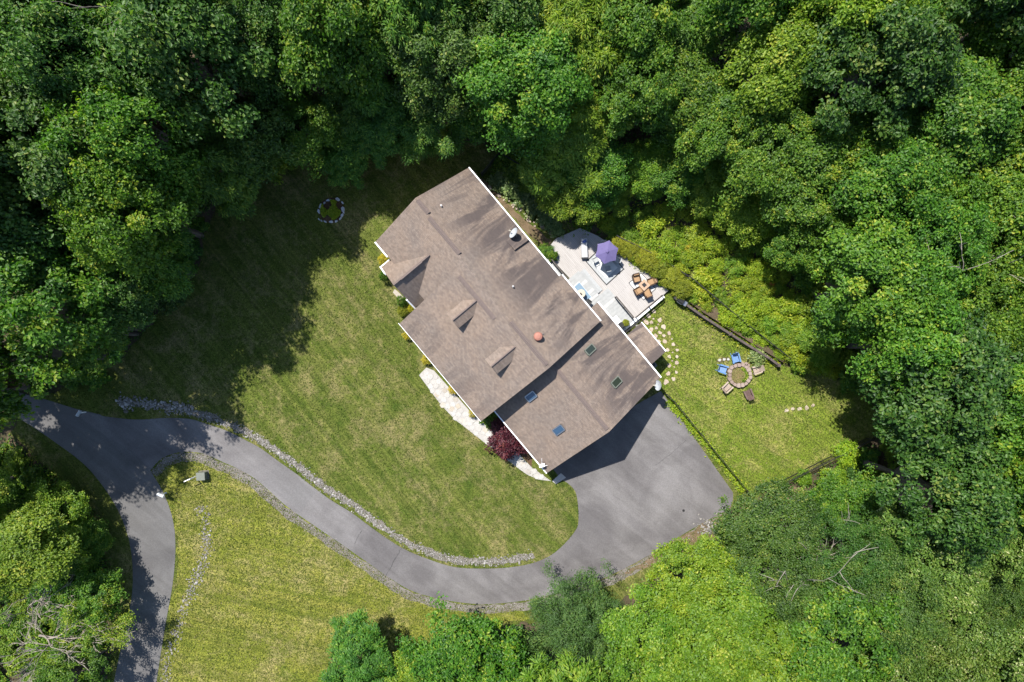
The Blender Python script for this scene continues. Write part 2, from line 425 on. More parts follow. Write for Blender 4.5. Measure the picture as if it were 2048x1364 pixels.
# ------------------------------------------------------------------ geometry helpers
class MB:
    """collects faces in world coordinates; build() links them as one mesh object"""
    def __init__(self):
        self.v, self.f = [], []
    def add(self, vs, fs):
        o = len(self.v)
        self.v += [tuple(q) for q in vs]
        self.f += [tuple(i + o for i in f) for f in fs]
        return self
    def hexa(self, lo, hi):
        """lo, hi: four corners each, same order"""
        self.add(list(lo) + list(hi), [(3, 2, 1, 0), (4, 5, 6, 7), (0, 1, 5, 4), (1, 2, 6, 5), (2, 3, 7, 6), (3, 0, 4, 7)])
        return self
    def box(self, c, size, rz=0.0, mat=None):
        a, b, d = (q / 2 for q in size)
        R = mat if mat is not None else Matrix.Rotation(rz, 3, 'Z')
        c = Vector(c)
        lo = [c + R @ Vector(q) for q in ((-a, -b, -d), (a, -b, -d), (a, b, -d), (-a, b, -d))]
        hi = [c + R @ Vector(q) for q in ((-a, -b, d), (a, -b, d), (a, b, d), (-a, b, d))]
        return self.hexa(lo, hi)
    def beam(self, p, q, w, h):
        """a straight bar from p to q, w wide and h high"""
        p, q = Vector(p), Vector(q)
        d = (q - p)
        x = d.normalized()
        up = Vector((0, 0, 1)) if abs(x.z) < 0.95 else Vector((0, 1, 0))
        y = up.cross(x).normalized(); z = x.cross(y)
        R = Matrix((x, y, z)).transposed()
        return self.box((p + q) / 2, (d.length, w, h), mat=R)
    def prism(self, poly, z0, z1):
        n = len(poly)
        area = sum(poly[i][0] * poly[(i + 1) % n][1] - poly[(i + 1) % n][0] * poly[i][1] for i in range(n))
        if area < 0:
            poly = poly[::-1]
        vs = [(p[0], p[1], z0) for p in poly] + [(p[0], p[1], z1) for p in poly]
        fs = [tuple(range(n, 2 * n))] + [(i, (i + 1) % n, n + (i + 1) % n, n + i) for i in range(n)] + [tuple(range(n - 1, -1, -1))]
        return self.add(vs, fs)
    def sheet(self, poly, z):
        n = len(poly)
        area = sum(poly[i][0] * poly[(i + 1) % n][1] - poly[(i + 1) % n][0] * poly[i][1] for i in range(n))
        if area < 0:
            poly = poly[::-1]
        return self.add([(p[0], p[1], z) for p in poly], [tuple(range(n))])
    def tube(self, pts, rads, sides=6, cap=True):
        pts = [Vector(p) for p in pts]
        if not hasattr(rads, '__len__'):
            rads = [rads] * len(pts)
        o = len(self.v)
        for i, p in enumerate(pts):
            t = (pts[min(i + 1, len(pts) - 1)] - pts[max(i - 1, 0)]).normalized()
            up = Vector((0, 0, 1)) if abs(t.z) < 0.9 else Vector((1, 0, 0))
            a = t.cross(up).normalized(); b = t.cross(a)
            for k in range(sides):
                w = 2 * math.pi * k / sides
                self.v.append(tuple(p + (a * math.cos(w) + b * math.sin(w)) * rads[i]))
        for i in range(len(pts) - 1):
            for k in range(sides):
                k2 = (k + 1) % sides
                self.f.append((o + i * sides + k, o + i * sides + k2, o + (i + 1) * sides + k2, o + (i + 1) * sides + k))
        if cap:
            self.f.append(tuple(o + k for k in range(sides))[::-1])
            e = o + (len(pts) - 1) * sides
            self.f.append(tuple(e + k for k in range(sides)))
        return self
    def lathe(self, c, prof, sides=16, axis=None):
        """prof: (radius, height) pairs round a vertical axis (or the given one)"""
        c = Vector(c)
        z = Vector(axis).normalized() if axis is not None else Vector((0, 0, 1))
        up = Vector((1, 0, 0)) if abs(z.x) < 0.9 else Vector((0, 1, 0))
        x = z.cross(up).normalized(); y = z.cross(x)
        o = len(self.v)
        for r, h in prof:
            for k in range(sides):
                w = 2 * math.pi * k / sides
                self.v.append(tuple(c + z * h + (x * math.cos(w) + y * math.sin(w)) * r))
        for i in range(len(prof) - 1):
            for k in range(sides):
                k2 = (k + 1) % sides
                self.f.append((o + i * sides + k, o + i * sides + k2, o + (i + 1) * sides + k2, o + (i + 1) * sides + k))
        self.f.append(tuple(o + k for k in range(sides))[::-1])
        e = o + (len(prof) - 1) * sides
        self.f.append(tuple(e + k for k in range(sides)))
        return self
    def build(self, name, mat, parent=None, smooth=False, bevel=0.0):
        me = bpy.data.meshes.new(name)
        off = wloc(parent) if parent is not None else None
        vs = self.v
        if off is None:
            a = np.array(vs)
            off = Vector(((a[:, 0].min() + a[:, 0].max()) / 2, (a[:, 1].min() + a[:, 1].max()) / 2, a[:, 2].min()))
            vs = a - np.array(off)
        else:
            a = np.array(vs); vs = a - np.array(off)
        me.from_pydata([tuple(q) for q in vs], [], self.f)
        me.materials.append(MATS[mat])
        if smooth:
            for p in me.polygons:
                p.use_smooth = True
        o = bpy.data.objects.new(name, me)
        COL.objects.link(o)
        if parent is not None:
            o.parent = parent
        else:
            o.location = off
        if bevel:
            bv = o.modifiers.new('bevel', 'BEVEL'); bv.width = bevel; bv.segments = 1; bv.limit_method = 'ANGLE'
        return o

def wloc(o):
    v = Vector((0, 0, 0))
    while o is not None:
        v += Vector(o.location); o = o.parent
    return v
def tag(o, label=None, cat=None, group=None, kind=None):
    if label: o['label'] = label
    if cat: o['category'] = cat
    if group: o['group'] = group
    if kind: o['kind'] = kind
    return o
def thing(name, loc, label, cat, group=None, rz=0.0):
    o = bpy.data.objects.new(name, None)
    o.empty_display_size = 0.2
    COL.objects.link(o)
    o.location = loc; o.rotation_euler = (0, 0, rz)
    return tag(o, label, cat, group)
def linkmesh(name, me, parent=None, loc=(0, 0, 0), rz=0.0, scale=(1, 1, 1)):
    o = bpy.data.objects.new(name, me)
    COL.objects.link(o)
    o.parent = parent; o.location = loc; o.rotation_euler = (0, 0, rz); o.scale = scale
    return o
def mesh_of(mb, name, mat, smooth=False):
    me = bpy.data.meshes.new(name)
    me.from_pydata(mb.v, [], mb.f)
    me.materials.append(MATS[mat])
    if smooth:
        for p in me.polygons: p.use_smooth = True
    return me

def wobble(poly, step=0.6, amp=0.18, seed=1, closed=True):
    """a polygon in metres with an uneven, natural edge"""
    r = random.Random(seed)
    out = []
    n = len(poly)
    for i in range(n if closed else n - 1):
        a, b = Vector(poly[i][:2]), Vector(poly[(i + 1) % n][:2])
        k = max(1, int((b - a).length / step))
        nrm = Vector((-(b - a).y, (b - a).x)).normalized()
        for j in range(k):
            p = a.lerp(b, j / k) + nrm * r.uniform(-amp, amp)
            out.append((p.x, p.y))
    return out
def smooth_line(pts, per=6, closed=False):
    """Catmull-Rom through pixel points"""
    n = len(pts); out = []
    rng = range(n) if closed else range(n - 1)
    for i in rng:
        g = lambda k: Vector(pts[k % n] if closed else pts[min(max(k, 0), n - 1)])
        p0, p1, p2, p3 = g(i - 1), g(i), g(i + 1), g(i + 2)
        for j in range(per):
            t = j / per
            q = 0.5 * ((2 * p1) + (p2 - p0) * t + (2 * p0 - 5 * p1 + 4 * p2 - p3) * t * t + (3 * p1 - p0 - 3 * p2 + p3) * t ** 3)
            out.append((q.x, q.y))
    if not closed:
        out.append(tuple(pts[-1]))
    return out
def gp(poly):
    return [tuple(P(u, v)[:2]) for u, v in poly]

# leaves: one mesh of many small folded leaf blades with a tint each
def leaf_mesh(name, c, nrm, d, length, width, tint, mat, fold=0.25):
    c = np.asarray(c, float); n = len(c)
    nrm = nrm / np.maximum(np.linalg.norm(nrm, axis=1, keepdims=True), 1e-6)
    d = d - nrm * np.sum(d * nrm, axis=1, keepdims=True)
    d = d / np.maximum(np.linalg.norm(d, axis=1, keepdims=True), 1e-6)
    s = np.cross(nrm, d)
    Ln = np.broadcast_to(np.asarray(length, float), (n,))[:, None]
    Wd = np.broadcast_to(np.asarray(width, float), (n,))[:, None]
    f = nrm * (Wd * fold)
    v = np.empty((n, 4, 3))
    v[:, 0] = c - d * Ln * 0.5
    v[:, 1] = c + s * Wd * 0.5 + f - d * Ln * 0.06
    v[:, 2] = c + d * Ln * 0.5 - nrm * Ln * 0.12
    v[:, 3] = c - s * Wd * 0.5 + f - d * Ln * 0.06
    idx = np.arange(n)[:, None] * 4
    tri = np.concatenate([idx + np.array([0, 1, 2]), idx + np.array([0, 2, 3])], axis=1).reshape(-1)
    me = bpy.data.meshes.new(name)
    me.vertices.add(4 * n); me.vertices.foreach_set('co', v.reshape(-1))
    me.loops.add(6 * n); me.loops.foreach_set('vertex_index', tri.astype(np.int32))
    me.polygons.add(2 * n)
    me.polygons.foreach_set('loop_start', np.arange(0, 6 * n, 3, dtype=np.int32))
    me.polygons.foreach_set('loop_total', np.full(2 * n, 3, dtype=np.int32))
    at = me.attributes.new('tint', 'FLOAT', 'POINT')
    at.data.foreach_set('value', np.repeat(np.clip(tint, 0, 1), 4).astype(np.float32))
    me.materials.append(MATS[mat])
    me.update()
    return me

def unit(v):
    return v / np.maximum(np.linalg.norm(v, axis=-1, keepdims=True), 1e-6)

def crown_mesh(name, mat, R, Z, clumps, per, leaf, asp, cr, seed, style='broad', up=0.9, inner=0.45, zlow=0.0, squash=0.6, lobes=5, lobe_amp=0.22, boughs=0, brad=0.36):
    """crown of radius R and height Z (base at 0): leaf clumps on uneven boughs with gaps between"""
    r = np.random.default_rng(seed)
    d = unit(r.normal(size=(clumps * 3, 3)))
    d = d[d[:, 2] > -0.55 + zlow][:clumps]
    az = np.arctan2(d[:, 1], d[:, 0])
    ph = r.uniform(0, 6.28, 4)
    lob = 1 + lobe_amp * np.sin(lobes * az + ph[0] + 2 * d[:, 2]) + 0.5 * lobe_amp * np.sin((lobes + 4) * az + ph[1] - 5 * d[:, 2]) + lobe_amp * 0.6 * np.sin(7 * d[:, 2] + ph[2] + 2 * az)
    rad = inner + (1 - inner) * r.random(len(d)) ** 0.45
    cc = d * (rad * lob)[:, None] * np.array([R, R, Z / 2]) + np.array([0, 0, Z / 2])
    if boughs:
        # boughs: rounded masses over the crown, each hung with clumps on its upper, outer side
        bd = unit(r.normal(size=(boughs * 4, 3)) + np.array([0, 0, .35])); bd = bd[bd[:, 2] > -.35]
        keep = []
        for q in bd:                                   # spread them out
            if all(np.dot(q, p) < math.cos(1.55 / math.sqrt(boughs)) for p in keep): keep.append(q)
            if len(keep) >= boughs: break
        bd = np.array(keep); nb = len(bd)
        br = brad * R * r.uniform(.5, 1.45, nb)
        bc = bd * (np.array([R, R, Z / 2]) - br[:, None] * .8) * r.uniform(.6, 1.18, nb)[:, None] + np.array([0, 0, Z / 2])
        w = br ** 2; bi = r.choice(nb, clumps, p=w / w.sum())
        cd = unit(r.normal(size=(clumps, 3)) + bd[bi] * .9 + np.array([0, 0, .45]))
        cc = bc[bi] + cd * br[bi][:, None] * (.55 + .5 * r.random(clumps) ** .5)[:, None] * np.array([1, 1, .8])
    if boughs:
        far = r.random(len(cc)) < .1
        cc[far] = (cc[far] - np.array([0, 0, Z / 2])) * r.uniform(1.04, 1.12, far.sum())[:, None] + np.array([0, 0, Z / 2])
    k = len(cc)
    size = cr * r.uniform(0.6, 1.35, k)
    cl = np.repeat(np.arange(k), per)
    n = len(cl)
    off = r.normal(size=(n, 3)) * 0.5
    off[:, 2] = off[:, 2] * squash
    ln = np.linalg.norm(off, axis=1, keepdims=True)
    off = off / np.maximum(1, ln / 1.15)
    if style == 'frond':
        a = r.uniform(0, 6.28, n)
        t = r.uniform(0.25, 1.0, n)
        off = np.stack([np.cos(a) * t, np.sin(a) * t, 0.25 - 0.55 * t * t + r.normal(0, 0.14, n)], 1)
    p = cc[cl] + off * size[cl][:, None]
    out = unit(off + 1e-4) * np.array([1, 1, 0.6])
    co = unit(cc - np.array([0, 0, Z * 0.35]))[cl]
    nr = np.array([0, 0, up]) + out * 0.45 + co * 0.35 + r.normal(size=(n, 3)) * 0.55
    if style == 'frond':
        dr = np.stack([off[:, 0], off[:, 1], -0.35 * np.ones(n)], 1)
        nr = np.array([0, 0, 1.0]) + out * 0.3 + r.normal(size=(n, 3)) * 0.3
    elif style == 'needle':
        dr = np.stack([co[:, 0], co[:, 1], -0.15 * np.ones(n)], 1) + r.normal(size=(n, 3)) * 0.5
    else:
        dr = r.normal(size=(n, 3))
    ls = leaf * r.uniform(0.5, 1.4, n)
    tint = 0.42 + 0.18 * r.normal(size=k)[cl] + 0.2 * r.normal(size=n)
    return leaf_mesh(name, p, nr, dr, ls, ls * asp, tint, mat)

def trunk_mesh(name, seed, mat='bark'):
    """a tapered trunk one metre high with limbs; scaled in height"""
    r = random.Random(seed)
    b = MB()
    pts = [Vector((r.uniform(-.02, .02) * i, r.uniform(-.02, .02) * i, i / 6)) for i in range(7)]
    b.tube(pts, [0.30 * (1 - 0.13 * i) for i in range(7)], 8)
    for k in range(6):
        z = 0.5 + 0.08 * k
        a = k * 2.4 + r.random()
        p = Vector((0, 0, z))
        q = p + Vector((math.cos(a) * 0.9, math.sin(a) * 0.9, 0.07))
        e = p + Vector((math.cos(a) * 2.1, math.sin(a) * 2.1, 0.17))
        b.tube([p, q, e], [0.13, 0.09, 0.04], 5)
    return mesh_of(b, name, mat)

def stone_poly(r, cx, cy, rad, n=7, sq=1.0, rot=0.0, jit=0.25):
    out = []
    for k in range(n):
        a = 2 * math.pi * (k + r.uniform(-.3, .3)) / n
        q = rad * (1 + r.uniform(-jit, jit))
        x, y = q * math.cos(a), q * math.sin(a) * sq
        out.append((cx + x * math.cos(rot) - y * math.sin(rot), cy + x * math.sin(rot) + y * math.cos(rot)))
    return out
def slab(mb, poly, z0, z1, inset=0.06):
    """a flat stone with a worn edge"""
    n = len(poly)
    cx = sum(p[0] for p in poly) / n; cy = sum(p[1] for p in poly) / n
    area = sum(poly[i][0] * poly[(i + 1) % n][1] - poly[(i + 1) % n][0] * poly[i][1] for i in range(n))
    if area < 0: poly = poly[::-1]
    top = [(cx + (x - cx) * (1 - inset), cy + (y - cy) * (1 - inset)) for x, y in poly]
    zm = z0 + (z1 - z0) * 0.7
    vs = [(x, y, z0) for x, y in poly] + [(x, y, zm) for x, y in poly] + [(x, y, z1) for x, y in top]
    fs = []
    for j in range(2):
        for i in range(n):
            k = (i + 1) % n
            fs.append((j * n + i, j * n + k, (j + 1) * n + k, (j + 1) * n + i))
    fs.append(tuple(range(2 * n, 3 * n)))
    mb.add(vs, fs)
    return mb

# ------------------------------------------------------------------ the ground
g = MB(); g.sheet([(-400, -400), (400, -400), (400, 400), (-400, 400)], -0.04)
tag(g.build('ground', 'litter'), kind='structure')

CLEAR = [(40, 815), (120, 775), (200, 755), (270, 690), (330, 612), (395, 552), (418, 440), (470, 368), (600, 322), (700, 300), (800, 290), (950, 285),
         (1005, 300), (1060, 350), (1110, 430), (1190, 470), (1340, 580), (1440, 640), (1560, 728), (1640, 742), (1720, 780), (1775, 850), (1740, 885), (1580, 965), (1500, 1000), (1475, 1020),
         (1440, 1065), (1325, 1140), (1265, 1185), (1160, 1235), (1060, 1245), (960, 1250), (860, 1290), (790, 1330), (740, 1290), (660, 1310), (640, 1420), (200, 1420), (225, 1300), (218, 1180), (208, 1085), (170, 1022),
         (112, 962), (55, 905), (20, 870)]
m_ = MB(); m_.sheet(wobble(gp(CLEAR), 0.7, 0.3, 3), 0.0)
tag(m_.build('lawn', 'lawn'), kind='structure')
FIELD = [(300, 940), (360, 915), (440, 925), (540, 985), (640, 1060), (740, 1135), (800, 1180), (900, 1215), (1040, 1215), (1060, 1240), (960, 1250), (860, 1290), (790, 1330), (740, 1290), (660, 1310), (640, 1400), (320, 1400), (335, 1250), (350, 1170), (355, 1100), (345, 1030)]
m_ = MB(); m_.sheet(wobble(gp(FIELD), 0.7, 0.25, 4), 0.004)
tag(m_.build('field', 'field'), kind='structure')
YARD = [(1262, 660), (1335, 585), (1360, 600), (1440, 650), (1555, 728), (1640, 745), (1720, 785), (1765, 850), (1735, 880), (1575, 962), (1500, 985), (1325, 790), (1310, 760), (1300, 720)]
m_ = MB(); m_.sheet(wobble(gp(YARD), 0.7, 0.15, 5), 0.004)
tag(m_.build('yard_lawn', 'yard'), kind='structure')

# paved ground
DRIVE_IN = [(150, 818), (200, 831), (270, 839), (330, 836), (380, 838), (414, 848), (455, 862), (489, 879), (522, 897), (555, 921), (592, 947), (620, 969), (662, 1000), (704, 1026), (750, 1060), (803, 1095), (856, 1118), (909, 1134), (963, 1137), (1016, 1135), (1069, 1125), (1111, 1104), (1149, 1064), (1157, 1038), (1153, 990), (1140, 970), (1122, 958)]
DRIVE_OUT = [(1466, 985), (1465, 1002), (1457, 1018), (1436, 1029), (1375, 1063), (1290, 1115), (1210, 1155), (1134, 1179), (1107, 1188), (1065, 1198), (1016, 1205), (963, 1208), (909, 1203), (864, 1194), (818, 1179), (772, 1151), (734, 1124), (677, 1084), (627, 1050), (573, 1012), (529, 973), (505, 954), (475, 937), (444, 923), (415, 910), (390, 904), (355, 905), (322, 918), (300, 942)]
ROAD_L = [(60, 850), (110, 884), (170, 930), (215, 985), (245, 1040), (262, 1100), (265, 1180), (250, 1260), (228, 1364), (215, 1450)]
ROAD_R = [(302, 1450), (313, 1364), (331, 1250), (345, 1170), (351, 1100), (346, 1040), (327, 985), (300, 940)]
road = gp(smooth_line(ROAD_L, 5) + smooth_line(ROAD_R, 5) + [(290, 880), (200, 829), (150, 817), (95, 800), (20, 780), (-20, 800)])
m_ = MB(); m_.prism(road, -0.15, 0.022)
tag(m_.build('road', 'road'), kind='structure')
drv = gp(smooth_line(DRIVE_IN, 5) + [(1100, 930), (1180, 860), (1322, 782)] + smooth_line(DRIVE_OUT, 5) + [(270, 905), (210, 870), (160, 835)])
m_ = MB(); m_.prism(drv, -0.15, 0.028)
tag(m_.build('driveway', 'drive'), kind='structure')
# newer, paler strips let into the drive
def crack(pts, w, seed):
    r = random.Random(seed); A, B = [], []
    pts = [Vector(p) for p in pts]; out = []
    for a, b in zip(pts, pts[1:]):
        for j in range(5): out.append(a.lerp(b, j / 5) + Vector((r.uniform(-1, 1), r.uniform(-1, 1))))
    out.append(pts[-1])
    for i, p in enumerate(out):
        t = (out[min(i + 1, len(out) - 1)] - out[max(i - 1, 0)]).normalized(); q = Vector((-t.y, t.x)) * w * r.uniform(.4, 1.2)
        A.append(tuple(P(*(p + q))[:2])); B.append(tuple(P(*(p - q))[:2]))
    m1 = MB(); m1.sheet(A + B[::-1], 0.036)
    tag(m1.build('driveway_crack', 'tyre'), kind='structure')
crack([(725, 1059), (716, 1073), (709, 1088)], .5, 1); crack([(803, 1096), (790, 1118), (772, 1151)], .6, 2)
crack([(1180, 1120), (1192, 1150)], .3, 4); crack([(1310, 930), (1345, 905), (1372, 880)], .35, 5)
for k, (a, b, w) in enumerate([((541, 946), (616, 1004), 50)]):
    p, q = P(*a), P(*b)
    d = (q - p).normalized(); s = Vector((-d.y, d.x, 0)) * w * M / 2
    m_ = MB(); m_.sheet([tuple((p + s)[:2]), tuple((q + s)[:2]), tuple((q - s)[:2]), tuple((p - s)[:2])], 0.032)
    MATS.setdefault('patch', None)
    if MATS['patch'] is None:
        asphalt('patch', (0.134, 0.128, 0.128), (0.118, 0.112, 0.112), (0.148, 0.142, 0.142))
    tag(m_.build('driveway_patch', 'patch'), kind='structure')

def band(line, off0, off1, per=4):
    """strip between two offsets (pixels) to the left of a pixel line"""
    pts = smooth_line(line, per)
    A, B = [], []
    for i, p in enumerate(pts):
        a = Vector(pts[max(i - 1, 0)]); b = Vector(pts[min(i + 1, len(pts) - 1)])
        t = (b - a).normalized(); n = Vector((t.y, -t.x))
        A.append(tuple(Vector(p) + n * off0)); B.append(tuple(Vector(p) + n * off1))
    return A, B
A, B = band(DRIVE_OUT[2:], 2, 19)
gv = wobble(gp(A + B[::-1]), 0.5, 0.12, 8)
m_ = MB(); m_.sheet(gv, 0.009)
tag(m_.build('gravel_verge', 'gravel'), kind='structure')
A, B = band(DRIVE_IN[4:21], 9, 20)
m_ = MB(); m_.sheet(wobble(gp(A + B[::-1]), 0.5, 0.2, 9), 0.009)
tag(m_.build('ditch_bed', 'gravel'), kind='structure')
m_ = MB(); m_.sheet(wobble(gp([(1462, 1012), (1478, 1030), (1470, 1075), (1410, 1082), (1330, 1120), (1250, 1150), (1290, 1117), (1375, 1065), (1440, 1030)]), 0.6, 0.2, 10), 0.012)
tag(m_.build('dirt_verge', 'dirt'), kind='structure')
m_ = MB(); m_.sheet(wobble(gp([(1540, 985), (1580, 968), (1620, 985), (1600, 1030), (1545, 1020)]), 0.5, 0.2, 12), 0.008)
tag(m_.build('dirt_patch', 'dirt'), kind='structure')
# bare strip behind the house
m_ = MB(); m_.sheet(wobble(gp([(958, 352), (985, 375), (1040, 430), (1085, 468), (1105, 480), (1098, 495), (1060, 470), (1010, 415), (965, 368), (950, 352)]), 0.5, 0.15, 13), 0.007)
tag(m_.build('bare_path', 'dirt'), kind='structure')

# grass blades standing in the lawns (uncountable)
def grass(name, poly, holes, count, seed, tb, mat='blade'):
    r = np.random.default_rng(seed)
    xs = [p[0] for p in poly]; ys = [p[1] for p in poly]
    n = int(count)
    u = r.uniform(min(xs), max(xs), n); v = r.uniform(min(ys), max(ys), n)
    def msk(pl):
        c = np.zeros(n, bool); j = len(pl) - 1
        for i in range(len(pl)):
            xi, yi = pl[i]; xj, yj = pl[j]
            if yi != yj:
                t = ((yi > v) != (yj > v)) & (u < (xj - xi) * (v - yi) / (yj - yi) + xi)
                c ^= t
            j = i
        return c
    ok = msk(poly)
    for h in holes: ok &= ~msk(h)
    ok &= (u > -20) & (u < 2068) & (v > -20) & (v < 1384)
    u, v = u[ok], v[ok]; k = len(u)
    c = np.stack([(u - CX) * M, -(v - CY) * M, np.full(k, 0.03)], 1)
    nr = np.array([0, 0, 0.55]) + r.normal(size=(k, 3)) * 0.6
    patch = np.sin(c[:, 0] * 0.9 + 2 * np.sin(c[:, 1] * 0.4)) * np.sin(c[:, 1] * 1.1 + 1.7 * np.sin(c[:, 0] * 0.5))
    ln = r.uniform(0.09, 0.22, k)
    me = leaf_mesh(name, c, nr, r.normal(size=(k, 3)), ln, ln * 0.38, tb + 0.14 * patch + 0.21 * r.normal(size=k), mat)
    o = linkmesh(name, me)
    tag(o, kind='stuff')
    return o
dr_px = smooth_line(DRIVE_IN, 3) + [(1100, 930), (1180, 860), (1322, 782)] + smooth_line(DRIVE_OUT, 3) + [(270, 905), (210, 870), (160, 835)]
rd_px = smooth_line(ROAD_L, 3) + smooth_line(ROAD_R, 3) + [(290, 880), (200, 829), (150, 817), (95, 800), (20, 780), (-20, 800)]
house_px = [(770, 490), (850, 400), (945, 345), (1120, 480), (1335, 583), (1262, 660), (1320, 745), (1100, 950), (1000, 905), (926, 850), (840, 752), (815, 650), (790, 600)]
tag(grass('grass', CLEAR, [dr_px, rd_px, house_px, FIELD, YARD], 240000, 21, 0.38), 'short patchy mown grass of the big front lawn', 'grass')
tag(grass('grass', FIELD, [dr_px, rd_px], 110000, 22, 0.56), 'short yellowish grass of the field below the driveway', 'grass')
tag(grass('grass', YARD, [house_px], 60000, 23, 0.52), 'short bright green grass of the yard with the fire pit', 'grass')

# riprap: loose pale rocks along the drive and in the ditch (uncountable)
def rocks(name, spots, seed, smin, smax, label):
    r = np.random.default_rng(seed)
    base = np.array([(0, 0, 1), (1, 0, .25), (.31, .95, .25), (-.81, .59, .25), (-.81, -.59, .25), (.31, -.95, .25), (.81, .59, -.4), (-.31, .95, -.4), (-1, 0, -.4), (-.31, -.95, -.4), (.81, -.59, -.4)])
    fs = [(0, 1, 2), (0, 2, 3), (0, 3, 4), (0, 4, 5), (0, 5, 1), (1, 6, 2), (2, 7, 3), (3, 8, 4), (4, 9, 5), (5, 10, 1), (2, 6, 7), (3, 7, 8), (4, 8, 9), (5, 9, 10), (1, 10, 6)]
    V, F, T = [], [], []
    for i, (x, y) in enumerate(spots):
        s = r.uniform(smin, smax) * (1.5 if r.random() < 0.08 else 1)
        a = r.uniform(0, 6.28)
        b = base * (1 + r.uniform(-.25, .25, (11, 1))) * np.array([s, s * r.uniform(.6, .95), s * r.uniform(.45, .75)])
        ca, sa = math.cos(a), math.sin(a)
        b = np.stack([b[:, 0] * ca - b[:, 1] * sa + x, b[:, 0] * sa + b[:, 1] * ca + y, b[:, 2] + s * 0.28 + 0.01], 1)
        V.append(b); F += [tuple(q + 11 * i for q in f) for f in fs]; T += [float(np.clip(r.normal(.55, .25), 0, 1))] * 11
    me = bpy.data.meshes.new(name)
    me.from_pydata(np.concatenate(V).tolist(), [], F)
    at = me.attributes.new('tint', 'FLOAT', 'POINT'); at.data.foreach_set('value', T)
    me.materials.append(MATS['riprap'])
    o = linkmesh(name, me)
    tag(o, label, 'rocks', kind='stuff')
def along(line, off, half, count, seed):
    r = random.Random(seed)
    pts = smooth_line(line, 6)
    sp = []
    for _ in range(count):
        i = r.randrange(len(pts) - 1)
        a, b = Vector(pts[i]), Vector(pts[i + 1])
        p = a.lerp(b, r.random()); t = (b - a).normalized(); n = Vector((t.y, -t.x))
        q = p + n * (off + r.gauss(0, half * 0.55))
        w = P(q.x, q.y); sp.append((w.x, w.y))
    return sp
rocks('riprap', along(DRIVE_IN[3:21], 14, 7.5, 2500, 31), 31, 0.03, 0.09, 'loose pale rocks lining the inner edge of the driveway')
rocks('riprap', along([(236, 806), (280, 812), (330, 818), (385, 822)], 6, 9, 330, 32) + along([(245, 815), (262, 800)], 0, 12, 60, 35), 32, 0.06, 0.15, 'grey rocks in the shaded ditch beside the mailbox')
rocks('riprap', along([(399, 1012), (412, 1050), (414, 1095), (402, 1135), (390, 1165), (374, 1200), (358, 1260), (338, 1310), (330, 1364)], 0, 11, 560, 33), 33, 0.04, 0.10, 'pale stones in the ditch through the lower field')
rocks('gravel', along(DRIVE_OUT[4:], 10, 9, 3000, 34), 34, 0.02, 0.045, 'fine grey gravel along the outer edge of the driveway')
rocks('rubble', [tuple(P(1420 + random.gauss(0, 12), 1052 + random.gauss(0, 9))[:2]) for _ in range(110)], 36, 0.05, 0.16, 'white rubble at the corner of the parking court')

# ------------------------------------------------------------------ the house
def W(S, N, h):
    """house frame in true size: S along the ridge, N towards the deck (both in ground pixels), h in metres"""
    return HS * (S * M) + HN * (N * M) + Vector((0, 0, h))

house = thing('house', W(-30, 10, 0), 'brown shingled house with dormers, porch gable and attached lower garage wing', 'house')
EV, RG = 5.25, 9.3
def strip_roof(mb, st, t=0.22):
    """st: stations (S, Nf, hf, Nr, hr, Nb, hb); closed slab of thickness t"""
    n = len(st)
    vs = []
    for S, Nf, hf, Nr, hr, Nb, hb in st:
        vs += [W(S, Nf, hf), W(S, Nr, hr), W(S, Nb, hb), W(S, Nf, hf - t), W(S, Nr, hr - t), W(S, Nb, hb - t)]
    fs = []
    for i in range(n - 1):
        a, b = 6 * i, 6 * (i + 1)
        fs += [(a, b, b + 1, a + 1), (a + 1, b + 1, b + 2, a + 2), (a + 3, a + 4, b + 4, b + 3), (a + 4, a + 5, b + 5, b + 4),
               (a, a + 3, b + 3, b), (a + 2, b + 2, b + 5, a + 5)]
    for a in (0, 6 * (n - 1)):
        fs += [(a, a + 1, a + 4, a + 3), (a + 1, a + 2, a + 5, a + 4)]
    mb.add(vs, fs)
SA = [(-297, -74, 6.4, 31, RG, 143.5, EV), (-158, -74, 6.4, 24.9, RG, 143.5, EV)]
SB = [(-158, -139, EV, 24.9, RG, 143.5, EV), (-36, -139, EV, 19.7, RG, 143.5, EV), (-35, -139, EV, 19.6, RG, 149, EV - 0.17), (77, -139, EV, 19.4, RG, 149, EV - 0.17)]
mb = MB(); strip_roof(mb, SA)
roof_a = tag(mb.build('roof', 'shingle', house), 'upper roof section with porch gable')
mb = MB(); strip_roof(mb, SB)
roof_b = tag(mb.build('roof', 'shingle', house), 'main roof section with two dormers')
GE, GR = 3.5, 7.6
SG = [(48, -109.7, GE, 28.8, GR, 171.2, GE), (234.8, -109.7, GE, 28.8, GR, 171.2, GE)]
mb = MB()
# garage roof: starts behind the main gable
strip_roof(mb, SG, 0.2)
roof_g = tag(mb.build('roof', 'shingle', house), 'lower garage roof with four skylights')
def hA(N): return RG - (28 - N) / 102 * 2.9 if N < 28 else RG - (N - 28) / 115.5 * 4.05
def hB(N): return RG - (22 - N) / 161 * 4.05 if N < 22 else RG - (N - 22) / 121.5 * 4.05
def hC(N): return RG - (19.4 - N) / 158.4 * 4.05 if N < 19.4 else RG - (N - 19.4) / 129.6 * 4.2
def hG(N): return GR - (28.8 - N) / 138.5 * 4.1 if N < 28.8 else GR - (N - 28.8) / 142.4 * 4.1
def on_roof(u, v, fn):
    """where the photograph's pixel meets a roof plane: S, N, h"""
    h = 6.0
    for _ in range(30):
        p = P(u, v, h)
        S, N = p.dot(HS) / M, p.dot(HN) / M
        h = fn(N)
    return S, N, h

